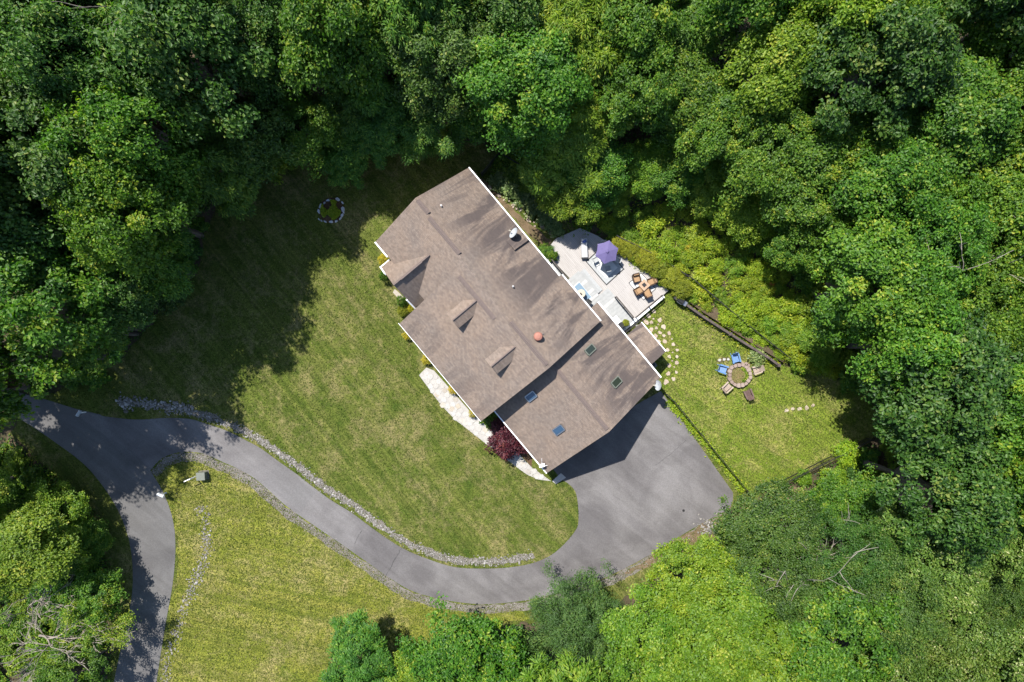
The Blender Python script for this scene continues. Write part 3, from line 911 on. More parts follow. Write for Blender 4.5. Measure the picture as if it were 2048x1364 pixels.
# walls
def gable_wall(S0_, S1_, N0_, N1_, fn, Nr, drop=0.3):
    b = MB()
    sec = [(N0_, -0.05), (N1_, -0.05), (N1_, fn(N1_) - drop), (Nr, fn(Nr) - drop), (N0_, fn(N0_) - drop)]
    n = 5
    vs = [W(S0_, q[0], q[1]) for q in sec] + [W(S1_, q[0], q[1]) for q in sec]
    fs = [tuple(range(5)), tuple(range(9, 4, -1))] + [(i, (i + 1) % n + 0, n + (i + 1) % n, n + i) for i in range(n)]
    b.add(vs, fs)
    return b
gable_wall(-290, -158.5, -67, 136, hA, 26).build('wall', 'siding', house)
gable_wall(-157.5, 70.5, -131, 137, lambda N: min(hB(N), hC(N)), 20, 0.45).build('wall', 'siding', house)
gable_wall(71.5, 227, -102, 163, hG, 28.8).build('wall', 'siding', house)
# garage doors and gable window on the drive side
for k, N in enumerate((-62, 10, 95)):
    wd = 52 if k != 1 else 58
    b = MB(); b.hexa([W(227.3, N - wd / 2, 0.06), W(228.6, N - wd / 2, 0.06), W(228.6, N + wd / 2, 0.06), W(227.3, N + wd / 2, 0.06)],
                     [W(227.3, N - wd / 2, 2.3), W(228.6, N - wd / 2, 2.3), W(228.6, N + wd / 2, 2.3), W(227.3, N + wd / 2, 2.3)])
    b.build('garage_door', 'white', house)
# windows and a door along the deck side
for S in (-240, -185, -60, -5):
    b = MB(); b.hexa([W(S - 12, 136.5, 1.9), W(S + 12, 136.5, 1.9), W(S + 12, 138.4, 1.9), W(S - 12, 138.4, 1.9)], [W(S - 12, 136.5, 3.3), W(S + 12, 136.5, 3.3), W(S + 12, 138.4, 3.3), W(S - 12, 138.4, 3.3)])
    w = b.build('window', 'white', house)
    b = MB(); b.hexa([W(S - 10, 138.0, 2.0), W(S + 10, 138.0, 2.0), W(S + 10, 138.8, 2.0), W(S - 10, 138.8, 2.0)], [W(S - 10, 138.0, 3.2), W(S + 10, 138.0, 3.2), W(S + 10, 138.8, 3.2), W(S - 10, 138.8, 3.2)])
    b.build('pane', 'glass_blue', w)
for S in (-130, -70, -10, 45):
    b = MB(); b.hexa([W(S - 12, -130.6, 1.5), W(S - 12, -132.4, 1.5), W(S + 12, -132.4, 1.5), W(S + 12, -130.6, 1.5)], [W(S - 12, -130.6, 3.2), W(S - 12, -132.4, 3.2), W(S + 12, -132.4, 3.2), W(S + 12, -130.6, 3.2)])
    w = b.build('window', 'white', house)
    b = MB(); b.hexa([W(S - 10, -132.0, 1.6), W(S - 10, -132.8, 1.6), W(S + 10, -132.8, 1.6), W(S + 10, -132.0, 1.6)], [W(S - 10, -132.0, 3.1), W(S - 10, -132.8, 3.1), W(S + 10, -132.8, 3.1), W(S + 10, -132.0, 3.1)])
    b.build('pane', 'glass_blue', w)

# white gutters and fascia on the eaves
def gutter(Sa, Sb, N, h, out, w=0.12, hh=0.13):
    b = MB()
    a0, a1 = N + out * 0.2, N + out * (w / M)
    b.hexa([W(Sa, a0, h - hh), W(Sb, a0, h - hh), W(Sb, a1, h - hh), W(Sa, a1, h - hh)], [W(Sa, a0, h + 0.02), W(Sb, a0, h + 0.02), W(Sb, a1, h + 0.02), W(Sa, a1, h + 0.02)])
    return b.build('gutter', 'white', house)
gutter(-297, -36, 143.6, EV, 1)
gutter(-35, 77, 149.1, EV - 0.17, 1)
gutter(48, 234.8, 171.3, GE, 1, 0.14)
gutter(-297, -262, -74.1, 6.4, -1, 0.13)
gutter(-160, 77, -139.1, EV, -1, 0.05)
gutter(66, 234.8, -109.8, GE, -1, 0.11)

# ridge vents: long caps that straddle the ridge in lengths
def cap(Sa, Sb, N, h, half=4.2, parent=None, pa=0.6, pb=0.6):
    b = MB()
    def sec(S):
        return [W(S, N - half, h - half * M * pa + 0.012), W(S, N + half, h - half * M * pb + 0.012), W(S, N + half, h - half * M * pb + 0.10), W(S, N, h + 0.11), W(S, N - half, h - half * M * pa + 0.08)]
    vs = sec(Sa) + sec(Sb)
    fs = [(4, 3, 2, 1, 0), (5, 6, 7, 8, 9)] + [(i, (i + 1) % 5, 5 + (i + 1) % 5, 5 + i) for i in range(5)]
    b.add(vs, fs)
    return b.build('ridge_vent', 'vent', parent)
cap(-292, -262, 31, RG, parent=roof_a); cap(-256, -174, 27, RG, parent=roof_a)
cap(-146, -49, 1.2, hB(1.2), parent=roof_b, pa=.5, pb=-.5); cap(-27, 70, 19.4, RG, parent=roof_b)
cap(78, 229, 28.8, GR, parent=roof_g)

# porch gable on the lawn side
def gable(name, Sc, half, Nf, Nb, he, hr, parent, mat='shingle', t=0.13, over=0):
    b = MB()
    for sg in (-1, 1):
        q = [W(Sc + sg * half, Nf, he), W(Sc, Nf, hr), W(Sc, Nb, hr), W(Sc + sg * half, Nb, he)]
        lo = [p - Vector((0, 0, t)) for p in q]
        b.hexa(lo, q)
    return b.build(name, mat, parent)
porch = gable('porch_roof', -209.5, 48.5, -97, 4, 5.7, 8.2, house)
b = MB(); b.tube([W(-209.5, -96, 8.22), W(-209.5, -14, 8.22)], 0.11, 6); b.build('ridge_cap', 'vent', porch)
b = MB(); b.tube([W(-208.6, -80, 8.27), W(-208.6, -32, 8.27)], 0.13, 6); b.build('ridge_cap', 'vent', porch)
for sg in (-1, 1):
    b = MB(); b.beam(W(-209.5 + sg * 49.5, -98, 5.62), W(-209.5 + sg * 30, -98, 6.62), 0.12, 0.2); b.build('fascia', 'white', porch)
b = MB(); b.beam(W(-258.5, -98, 5.6), W(-258.5, -76, 5.6), 0.14, 0.16); b.build('fascia', 'white', porch)
b = MB(); b.add([W(-252, -92, 0), W(-167, -92, 0), W(-167, -92, 5.7), W(-209.5, -92, 7.9), W(-252, -92, 5.7)] + [W(-252, -70, 0), W(-167, -70, 0), W(-167, -70, 5.7), W(-209.5, -70, 7.9), W(-252, -70, 5.7)],
             [(0, 1, 2, 3, 4), (9, 8, 7, 6, 5), (0, 5, 6, 1), (1, 6, 7, 2), (2, 7, 8, 3), (3, 8, 9, 4), (4, 9, 5, 0)])
b.build('porch_wall', 'siding', house)

# dormers
def dormer(Sc, Nf, Nb, hbase, he, hr):
    half = 16.5
    b = MB()
    sec = [(-half + 1.5, hbase - 0.4), (half - 1.5, hbase - 0.4), (half - 1.5, he - 0.05), (0, hr - 0.16), (-half + 1.5, he - 0.05)]
    vs = [W(Sc + a, Nf + 2, h) for a, h in sec] + [W(Sc + a, Nb, h) for a, h in sec]
    fs = [tuple(range(4, -1, -1)), tuple(range(5, 10))] + [(i, (i + 1) % 5, 5 + (i + 1) % 5, 5 + i) for i in range(5)]
    b.add(vs, fs)
    d = b.build('dormer', 'siding', house)
    gable('dormer_roof', Sc, half, Nf, Nb, he, hr, d)
    b = MB(); b.tube([W(Sc, Nf + 0.5, hr + 0.02), W(Sc, Nb - 6, hr + 0.02)], 0.08, 6); b.build('ridge_cap', 'vent', d)
    b = MB(); b.hexa([W(Sc - 7, Nf + 1.9, hbase + 0.15), W(Sc + 7, Nf + 1.9, hbase + 0.15), W(Sc + 7, Nf + 1.2, hbase + 0.15), W(Sc - 7, Nf + 1.2, hbase + 0.15)], [W(Sc - 7, Nf + 1.9, he), W(Sc + 7, Nf + 1.9, he), W(Sc + 7, Nf + 1.2, he), W(Sc - 7, Nf + 1.2, he)])
    b.build('window', 'white', d)
dormer(-94, -57, 4, hB(-57), 8.22, 8.78)
dormer(11, -57, 4, hC(-57), 8.22, 8.78)

# skylights
def skylight(u, v, glass, open_=False):
    S, N, h = on_roof(u, v, hG)
    sg = 1 if N > 28.8 else -1
    sl = sg * 4.1 / 140 / M
    ax = (HN + Vector((0, 0, -sl))).normalized()
    nz = HS.cross(ax); nz = nz if nz.z > 0 else -nz
    R = Matrix((HS, ax, nz)).transposed()
    if R.determinant() < 0: R = Matrix((-HS, ax, nz)).transposed()
    c = W(S, N, h)
    b = MB()
    Wd, Ln = 0.62, 1.08
    for a, sx, sy in (((-Wd / 2, 0), .09, Ln), ((Wd / 2, 0), .09, Ln), ((0, -Ln / 2), Wd - .092, .09), ((0, Ln / 2), Wd - .092, .09)):
        b.box(c + R @ Vector((a[0], a[1], 0.06)), (sx, sy, 0.2), mat=R)
    s = b.build('skylight', 'utility_green' if glass == 'glass_green' else 'steel', roof_g)
    b = MB(); b.box(c + R @ Vector((0, 0, 0.1)), (Wd - .1, Ln - .1, 0.04), mat=R)
    b.build('pane', glass, s)
skylight(1179.5, 700, 'glass_green'); skylight(1232, 765, 'glass_green')
skylight(1063, 792, 'glass_blue'); skylight(1118, 859, 'glass_blue')

# vents on the roof
for u, v, fn in ((883, 412, hA), (1026, 573, hB)):
    S, N, h = on_roof(u, v, fn)
    b = MB(); c = W(S, N, h)
    b.lathe(c - Vector((0, 0, 0.1)), [(0.075, 0), (0.075, 0.45), (0.055, 0.45), (0.055, 0.2)], 10); b.build('vent_pipe', 'white', roof_a if fn is hA else roof_b)
S, N, h = on_roof(1076, 673, hC)
c = W(S, N, h)
b = MB(); b.lathe(c - Vector((0, 0, 0.2)), [(0.24, 0), (0.24, 0.55), (0.38, 0.56), (0.40, 0.66), (0.33, 0.78), (0.15, 0.85)], 18); b.build('flue_cap', 'rust', roof_b, smooth=False)
b = MB(); b.beam(c + Vector((0, 0, 0.1)), W(S + 3, N + 11, hC(N + 11) + 0.06), 0.03, 0.03); b.build('flue_stay', 'steel', roof_b)
# low cricket at the deck-side eave that throws a slim shadow
b = MB()
b.add([W(-150, 109, hB(109) + .005), W(-123, 109, hB(109) - .1), W(-123, 143.2, hB(143.2) - .1), W(-150, 143.2, hB(143.2) + .005), W(-123, 109, hB(109) + .30), W(-123, 143.2, hB(143.2) + .30)],
      [(0, 4, 5, 3), (1, 2, 5, 4), (0, 1, 4), (3, 5, 2), (0, 3, 2, 1)])
b.build('roof_cricket', 'shingle', house)

# lean-to behind the garage wing
lean = thing('lean_to', W(168, 190, 0), 'brown shingled lean-to roof on posts against the garage wing', 'lean-to')
b = MB(); b.hexa([W(132, 166, 3.10), W(205, 166, 3.10), W(205, 213, 2.62), W(132, 213, 2.62)], [W(132, 166, 3.24), W(205, 166, 3.24), W(205, 213, 2.76), W(132, 213, 2.76)])
b.build('roof', 'shingle', lean)
b = MB(); b.hexa([W(132, 213.1, 2.58), W(205, 213.1, 2.58), W(205, 215, 2.58), W(132, 215, 2.58)], [W(132, 213.1, 2.78), W(205, 213.1, 2.78), W(205, 215, 2.78), W(132, 215, 2.78)])
b.build('fascia', 'white', lean)
for S in (136, 168, 201):
    b = MB(); b.beam(W(S, 210, 0), W(S, 210, 2.62), 0.14, 0.14); b.build('post', 'white', lean)

# satellite dishes: reflector, feed arm and mast
def dish(base, c, axis, r, label, foot=None):
    t = thing('satellite_dish', base, label, 'satellite dish', 'satellite dishes on the roof')
    ax = Vector(axis).normalized()
    b = MB()
    prof = [(r * q, 0.28 * r * q * q) for q in (0.02, 0.25, 0.5, 0.75, 0.92, 1.0)]
    back = [(r * q, 0.28 * r * q * q - 0.03) for q in (1.0, 0.75, 0.5, 0.25, 0.02)]
    b.lathe(c, prof + back, 24, axis=ax)
    b.build('reflector', 'dish', t, smooth=False)
    low = (Vector((0, 0, -1)) - ax * ax.dot(Vector((0, 0, -1)))).normalized()
    tip = Vector(c) + ax * r * 1.15 + low * r * 0.25
    b = MB(); b.tube([Vector(c) + low * r * 0.95 + ax * 0.2 * r, tip], 0.025, 6); b.build('feed_arm', 'cream', t)
    b = MB(); b.tube([tip - ax * 0.02, tip + (Vector(c) - tip).normalized() * 0.2], 0.06, 8); b.build('feed_horn', 'cream', t)
    b = MB(); b.tube([base, Vector(base) + Vector((0, 0, 0.45)), Vector(c) - ax * 0.03], 0.035, 6); b.build('mast', 'steel', t)
S, N, h = on_roof(1033, 474, hB)
c1 = P(1029, 467, h + 0.75)
dish(W(S, N, h), c1, (-0.80, 0.45, 0.55), 0.52, 'grey satellite dish on the main roof slope above the deck')
c2 = P(1318, 771, 4.1)
dish(W(229, 163, 3.2), c2, (-0.9, 0.05, 0.42), 0.48, 'pale satellite dish at the corner of the garage wing')

# white antenna box on the garage gutter
t = thing('antenna_box', W(214, -104, hG(-104)), 'white antenna box with thin rod on the garage eave', 'antenna')
c = P(1084, 931, 4.1)
b = MB(); b.box(c, (0.55, 0.3, 0.3), 0.25); b.build('box', 'white', t, bevel=0.02)
b = MB(); b.tube([W(214, -104, hG(-104) - .05), c], 0.03, 6); b.build('bracket', 'steel', t)
b = MB(); b.tube([c, c + Vector((-0.05, 0.75, 0.5))], 0.018, 5); b.build('rod', 'white', t)
b = MB(); b.tube([c, c + Vector((0.5, 0.02, 0.05))], 0.018, 5); b.build('rod', 'white', t)

# ------------------------------------------------------------------ flagstone walk
WALK = [(838, 750), (853, 735), (868, 741), (905, 783), (952, 836), (968, 838), (1005, 875), (1064, 935), (1102, 962), (1077, 959), (1054, 949), (1029, 931), (999, 906), (965, 882), (927, 852), (911, 840), (883, 811), (856, 775)]
walk = MB(); walk.prism(gp(WALK), -0.1, 0.035)
walk_o = tag(walk.build('front_walk', 'joint'), kind='structure')
def flags(poly, cell, seed, parent, name='flagstone', mat='flag', z=0.06, grow=0.46):
    r = random.Random(seed)
    xs = [p[0] for p in poly]; ys = [p[1] for p in poly]
    y = min(ys)
    row = 0
    while y < max(ys):
        x = min(xs) + (cell / 2 if row % 2 else 0)
        while x < max(xs):
            u, v = x + r.uniform(-.22, .22) * cell, y + r.uniform(-.22, .22) * cell
            if all(inside(poly, u + ox, v + oy) for ox, oy in ((3, 0), (-3, 0), (0, 3), (0, -3))):
                w = P(u, v)
                b = MB(); slab(b, stone_poly(r, w.x, w.y, cell * M * grow * r.uniform(1.0, 1.22), r.choice((5, 6, 6, 7)), 1, r.random(), 0.14), 0.0, z + r.uniform(-.012, .012), 0.07)
                b.build(name, mat, parent)
            x += cell
        y += cell * 0.82; row += 1
flags(WALK, 11.5, 5, walk_o)
b = MB(); b.prism(gp([(1104, 962), (1122, 946), (1132, 955), (1112, 968)]), -0.1, 0.07)
tag(b.build('stone_pad', 'flag'), 'pale stone pad at the garage corner by the front walk', 'paving')
b = MB(); b.prism(gp([(790, 578), (808, 594), (800, 600), (786, 585)]), -0.1, 0.12)
tag(b.build('porch_step', 'flag'), 'small pale stone step under the porch gable', 'step')
m_ = MB(); m_.sheet(wobble(gp([(960, 836), (990, 810), (1065, 905), (1064, 934), (1005, 874), (968, 838)]), 0.4, 0.05, 3), 0.010)
tag(m_.build('planting_bed', 'mulch'), kind='structure')

# ------------------------------------------------------------------ terrace and deck
TZ, DZ = 0.32, 0.62
def Ld(s, n, z): return L(s, n, z)
ter_px = [(1101, 490), (1112, 477), (1128, 470), (1160, 456), (1196, 472), (1262, 518), (1305, 548), (1337, 581), (1250, 656), (1180, 600), (1098, 512)]
ter = MB(); ter.prism([tuple(P(u, v, TZ)[:2]) for u, v in ter_px], -0.1, TZ)
ter_o = tag(ter.build('terrace', 'terrace'), kind='structure')
# low white wall cap along the lawn end of the terrace
b = MB(); b.beam(L(1306, 512, 0.25) , L(1306, 637, 0.25), 0.32, 0.5)
tag(b.build('wall_cap', 'white'), 'low white edging wall between terrace and fire pit lawn', 'wall')
# raised deck in grey boards along the house
deck = thing('deck', L(1250, 540, 0), 'raised pale grey board deck along the back of the house', 'deck')
r_ = random.Random(9)
def boards(s0, s1, n0, n1, step=7.2):
    s = s0
    while s < s1 - 1:
        e = min(s + step, s1)
        b = MB(); z = DZ + r_.uniform(-.004, .004)
        b.hexa([L(s + .15, n0, z - .06), L(e - .15, n0, z - .06), L(e - .15, n1, z - .06), L(s + .15, n1, z - .06)], [L(s + .15, n0, z), L(e - .15, n0, z), L(e - .15, n1, z), L(s + .15, n1, z)])
        o = b.build('deck_board', r_.choice(['board', 'board', 'board2', 'board3']), deck)
        s = e
plain('board2', (0.50, 0.515, 0.52), 0.7, 0.10, 3); plain('board3', (0.65, 0.65, 0.645), 0.7, 0.10, 3)
boards(1098, 1158, 485, 513); boards(1158.2, 1222, 485, 540); boards(1222.2, 1304, 500, 563)
for (s0, s1, n0, n1) in ((1098, 1158, 485, 513), (1158.2, 1222, 485, 540), (1222.2, 1304, 500, 563)):
    b = MB(); b.hexa([L(s0, n0, 0.0), L(s1, n0, 0.0), L(s1, n1 - .3, 0.0), L(s0, n1 - .3, 0.0)], [L(s0, n0, DZ - .062), L(s1, n0, DZ - .062), L(s1, n1 - .3, DZ - .062), L(s0, n1 - .3, DZ - .062)])
    b.build('deck_base', 'board2', deck)
for k, (n0, n1, z) in enumerate(((540.3, 546, 0.52), (546.2, 552, 0.42))):
    b = MB(); b.hexa([L(1162, n0, 0.3), L(1218, n0, 0.3), L(1218, n1, 0.3), L(1162, n1, 0.3)], [L(1162, n0, z), L(1218, n0, z), L(1218, n1, z), L(1162, n1, z)])
    b.build('step', 'rug_grey' if k else 'board2', deck)
# railings
def railing(a, b_, z, label, hh=0.95, picket=True, mat='rail_brown', grp='railings of the deck'):
    a, b_ = Vector(a), Vector(b_)
    t = thing('railing', a, label, 'railing', grp)
    n = max(1, round((b_ - a).length / 1.7))
    for i in range(n + 1):
        p = a.lerp(b_, i / n)
        m1 = MB(); m1.beam((p.x, p.y, z), (p.x, p.y, z + hh + 0.04), 0.08, 0.08); m1.build('post', mat, t)
    m1 = MB(); m1.beam((a.x, a.y, z + hh), (b_.x, b_.y, z + hh), 0.11, 0.05); m1.build('top_rail', mat, t)
    m1 = MB(); m1.beam((a.x, a.y, z + 0.12), (b_.x, b_.y, z + 0.12), 0.05, 0.05); m1.build('bottom_rail', mat, t)
    if picket:
        m1 = MB(); k = int((b_ - a).length / 0.13)
        for i in range(1, k):
            p = a.lerp(b_, i / k); m1.beam((p.x, p.y, z + 0.12), (p.x, p.y, z + hh), 0.022, 0.022)
        tag(m1.build('pickets', mat, t), kind='stuff')
    return t
railing(L(1108, 509.5, 0), L(1158, 509.5, 0), DZ, 'brown railing of the narrow deck strip beside the planter')
railing(L(1245, 559.5, 0), L(1298, 559.5, 0), DZ, 'brown railing between the deck boards and the terrace')
railing(L(1302, 566, 0), L(1302, 633, 0), TZ, 'brown railing along the lawn end of the terrace')
railing(L(1311, 523, 0), L(1311, 566, 0), 0.3, 'dark slatted railing between the deck and the lean-to', 0.9, True, 'black_metal')

# rugs
def rug(name, cs, z, mats, label, border=(0.0, 0.1, 0.5)):
    """nested rectangles: outline, border, field"""
    c = sum((Vector(q) for q in cs), Vector((0, 0, 0))) / 4
    t = thing(name, (c.x, c.y, z), label, 'rug')
    for k, (inset, mt) in enumerate(zip(border, mats)):
        q = []
        for p in cs:
            p = Vector(p)
            d = (c - p); q.append(p + d.normalized() * inset * 1.41)
        b = MB(); b.prism([(w.x, w.y) for w in q], z + 0.001, z + 0.012 + 0.004 * k)
        b.build(('edge', 'border', 'field', 'centre')[k], mt, t)
TP = lambda u, v: P(u, v, TZ)
rug('patio_rug', [TP(1171, 523), TP(1213, 571), TP(1249, 538), TP(1207, 490)], TZ, ['rug_dark', 'rug_grey', 'rug_white'], 'large white rug with grey border under the lavender umbrella')
rug('patio_rug', [TP(1257, 566), TP(1287, 601), TP(1312, 578), TP(1282, 545)], TZ, ['rug_dark', 'rug_white', 'rug_grey', 'rug_white'], 'striped white and grey rug under the wicker chairs', (0.0, 0.07, 0.3, 0.5))
DP = lambda u, v: P(u, v, DZ)
rug('door_mat', [DP(1147, 573), DP(1158, 563), DP(1184, 595), DP(1174, 604)], DZ, ['rug_white', 'rug_blue'], 'blue runner rug on the deck boards by the house', (0.0, 0.06))

# umbrella with table
uc = P(1214, 504, 2.65)
um = thing('patio_umbrella', (uc.x, uc.y, TZ + 0.016), 'lavender hexagonal umbrella over the terrace', 'umbrella')
b = MB()
R0, zt, zb = 1.17, 2.98, 2.52
ring = [uc + Vector((R0 * math.cos(a), R0 * math.sin(a), 0)) for a in [math.radians(60 * k + 18) for k in range(6)]]
ring = [Vector((p.x, p.y, zb)) for p in ring]
top = Vector((uc.x, uc.y, zt))
for k in range(6):
    p, q = ring[k], ring[(k + 1) % 6]
    mid = (p + q) / 2; mid = mid + (Vector((uc.x, uc.y, zb)) - mid) * 0.06 + Vector((0, 0, 0.03))
    b.add([top, p, mid, q, top - Vector((0, 0, .02)), p - Vector((0, 0, .02)), mid - Vector((0, 0, .02)), q - Vector((0, 0, .02))],
          [(0, 1, 2), (0, 2, 3), (4, 6, 5), (4, 7, 6), (1, 5, 6, 2), (2, 6, 7, 3)])
cn = b.build('canopy', 'lavender', um)
b = MB(); b.lathe(top + Vector((0, 0, .005)), [(0.20, -0.07), (0.12, 0.02), (0.03, 0.06)], 6); b.build('vent_cap', 'lavender', cn)
for k in range(6):
    b = MB(); b.beam(top - Vector((0, 0, .05)), ring[k] - Vector((0, 0, .035)), 0.02, 0.02); b.build('rib', 'steel', um)
b = MB(); b.tube([(uc.x, uc.y, TZ + .016), (uc.x, uc.y, zt - .02)], 0.025, 8); b.build('pole', 'steel', um)
b = MB(); b.lathe((uc.x, uc.y, TZ + .016), [(0.28, 0), (0.28, 0.05), (0.06, 0.1), (0.05, 0.3)], 16); b.build('base', 'black_metal', um)
tb = thing('patio_table', (uc.x, uc.y, TZ + .016), 'round grey metal table under the lavender umbrella', 'table')
b = MB(); b.lathe((uc.x, uc.y, TZ + 0.72), [(0.58, 0), (0.6, 0.02), (0.58, 0.04)], 28); b.build('table_top', 'rug_grey', tb)
for k in range(4):
    a = k * math.pi / 2 + .4
    b = MB(); b.tube([(uc.x + .45 * math.cos(a), uc.y + .45 * math.sin(a), TZ + .016), (uc.x + .38 * math.cos(a), uc.y + .38 * math.sin(a), TZ + .72)], 0.02, 6); b.build('leg', 'steel', tb)

def basic_chair(name, loc, rz, label, grp, frame, seat, w=0.5, cat='chair'):
    t = thing(name, loc, label, cat, grp)
    R = Matrix.Rotation(rz, 3, 'Z'); o = Vector(loc)
    X = lambda x, y, z: o + R @ Vector((x, y, z))
    for sx in (-1, 1):
        for sy in (-1, 1):
            b = MB(); b.beam(X(sx * w * .44, sy * w * .44, 0), X(sx * w * .42, sy * w * .42, 0.42), 0.035, 0.035); b.build('leg', frame, t)
    b = MB(); b.box(X(0, 0, 0.45), (w, w, 0.07), rz); b.build('seat', seat, t, bevel=0.015)
    b = MB(); b.hexa([X(-w * .48, -w * .5, .5), X(w * .48, -w * .5, .5), X(w * .48, -w * .42, .5), X(-w * .48, -w * .42, .5)], [X(-w * .46, -w * .72, .95), X(w * .46, -w * .72, .95), X(w * .46, -w * .64, .95), X(-w * .46, -w * .64, .95)])
    b.build('backrest', frame, t)
    for sx in (-1, 1):
        b = MB(); b.beam(X(sx * w * .52, -w * .55, .66), X(sx * w * .52, w * .42, .66), 0.05, 0.035)
        b.beam(X(sx * w * .52, w * .40, .42), X(sx * w * .52, w * .40, .645), 0.035, 0.035); b.build('armrest', frame, t)
    return t
tz = TZ + .02
for k, (u, v) in enumerate(((1233, 521), (1214, 538), (1190, 520), (1206, 490))):
    p = P(u, v, tz); d = Vector((uc.x - p.x, uc.y - p.y))
    basic_chair('metal_chair', p, math.atan2(d.y, d.x) - math.pi / 2, 'light grey metal armchair at the table under the lavender umbrella', 'chairs under the umbrella', 'dish', 'rug_grey')

# wicker set round the fire table
ft = P(1286, 571, tz)
fr = HANG + 0.05
tb = thing('fire_table', ft, 'square wooden fire table between wicker chairs', 'table')
b = MB(); b.box(ft + Vector((0, 0, .29)), (0.62, 0.62, 0.58), fr); b.build('base', 'wicker', tb)
b = MB()
R = Matrix.Rotation(fr, 3, 'Z')
for x, y, sx, sy in ((0, .3, .86, .24), (0, -.3, .86, .24), (.31, 0, .238, .358), (-.31, 0, .238, .358)):
    b.box(ft + R @ Vector((x, y, .62)), (sx, sy, .06), fr)
b.build('table_top', 'wood_top', tb)
b = MB(); b.box(ft + Vector((0, 0, .605)), (0.38, 0.36, .04), fr); b.build('burner', 'black_metal', tb)
def wicker(u, v, face, label):
    p = P(u, v, tz)
    t = thing('wicker_chair', p, label, 'chair', 'wicker chairs around the fire table')
    rz = face
    R = Matrix.Rotation(rz, 3, 'Z'); X = lambda x, y, z: p + R @ Vector((x, y, z))
    b = MB(); b.box(X(0, 0, .17), (.66, .62, .30), rz); b.build('frame', 'wicker', t)
    b = MB(); b.hexa([X(-.34, -.42, .05), X(.34, -.42, .05), X(.34, -.30, .05), X(-.34, -.30, .05)], [X(-.32, -.52, .86), X(.32, -.52, .86), X(.32, -.42, .86), X(-.32, -.42, .86)]); b.build('backrest', 'wicker', t)
    for sx in (-1, 1):
        b = MB(); b.box(X(sx * .345, -.02, .35), (.07, .66, .5), rz); b.build('armrest', 'wicker', t)
    b = MB(); b.box(X(0, 0.02, .40), (.58, .62, .14), rz); b.build('seat_cushion', 'cushion_tan', t, bevel=0.03)
    b = MB(); b.hexa([X(-.27, -.30, .48), X(.27, -.30, .48), X(.27, -.20, .48), X(-.27, -.20, .48)], [X(-.26, -.42, .82), X(.26, -.42, .82), X(.26, -.33, .82), X(-.26, -.33, .82)]); b.build('back_cushion', 'cushion_tan', t)
wicker(1272, 558, math.radians(-165), 'brown wicker armchair with tan cushion on the umbrella side of the fire table')
wicker(1301, 564, math.radians(112), 'brown wicker armchair with tan cushion backed against the clipped hedge')
wicker(1276, 582, math.radians(-60), 'brown wicker armchair with tan cushion nearest the deck railing')
wicker(1293, 586, math.radians(22), 'brown wicker armchair with tan cushion on the grill side of the fire table')

# chaise under the small tree
cp = P(1168, 497, tz)
t = thing('chaise_lounge', cp, 'white cushioned chaise lounge in dappled shade on the terrace', 'lounger')
rz = math.radians(3)
R = Matrix.Rotation(rz, 3, 'Z'); X = lambda x, y, z: cp + R @ Vector((x, y, z))
b = MB(); b.box(X(0, 0, .28), (.62, 1.95, .06), rz); b.build('frame', 'steel', t)
for sx in (-1, 1):
    for sy in (-1, 1):
        b = MB(); b.beam(X(sx * .28, sy * .9, 0), X(sx * .28, sy * .9, .26), .04, .04); b.build('leg', 'black_metal', t)
b = MB(); b.box(X(0, -.32, .36), (.58, 1.25, .10), rz); b.build('seat_cushion', 'cushion_white', t, bevel=.03)
b = MB(); b.hexa([X(-.29, .31, .33), X(.29, .31, .33), X(.29, .9, .62), X(-.29, .9, .62)], [X(-.29, .29, .42), X(.29, .29, .42), X(.29, .86, .72), X(-.29, .86, .72)]); b.build('back_cushion', 'cushion_white', t)
b = MB(); b.box(X(0, -.99, .3), (.66, .14, .2), rz); b.build('foot_roll', 'rug_dark', t)
b = MB(); b.box(X(.02, .62, .67), (.40, .26, .14), rz + .3, mat=Matrix.Rotation(rz + .3, 3, 'Z') @ Matrix.Rotation(.45, 3, 'X'))
tag(b.build('pillow', 'cushion_blue', bevel=.04), 'small blue pillow on the white chaise lounge', 'pillow')

# bistro set by the back wall
bp = P(1161, 588, DZ + .02)
t = thing('bistro_table', bp, 'round cream bistro table on the blue runner', 'table')
b = MB(); b.lathe(bp + Vector((0, 0, .70)), [(0.40, 0), (0.42, .02), (0.40, .04)], 24); b.build('table_top', 'cream', t)
b = MB(); b.lathe(bp, [(.22, 0), (.2, .03), (.035, .06), (.035, .7)], 12); b.build('pedestal', 'black_metal', t)
b = MB(); b.box(bp + Vector((-.03, -.03, .79)), (.22, .12, .1), -.9)
tag(b.build('lantern', 'black_metal', bevel=.01), 'small dark lantern on the cream bistro table', 'lantern')
basic_chair('bistro_chair', P(1175, 604, DZ + .02), HANG + math.radians(100), 'black metal chair beside the cream bistro table', None, 'black_metal', 'black_metal', .44)
sp_ = P(1232, 640, DZ)
t = thing('side_table', sp_, 'white rectangular side table on the deck by the garage wall', 'table')
b = MB(); b.box(sp_ + Vector((0, 0, .62)), (.75, .42, .05), HANG); b.build('table_top', 'white', t)
R = Matrix.Rotation(HANG, 3, 'Z')
for sx in (-1, 1):
    for sy in (-1, 1):
        q = sp_ + R @ Vector((sx * .33, sy * .17, 0)); b = MB(); b.beam(q, q + Vector((0, 0, .6)), .05, .05); b.build('leg', 'white', t)
basic_chair('deck_chair', P(1240, 650, DZ), HANG + math.radians(80), 'black metal chair beside the white side table', None, 'black_metal', 'black_metal', .42)

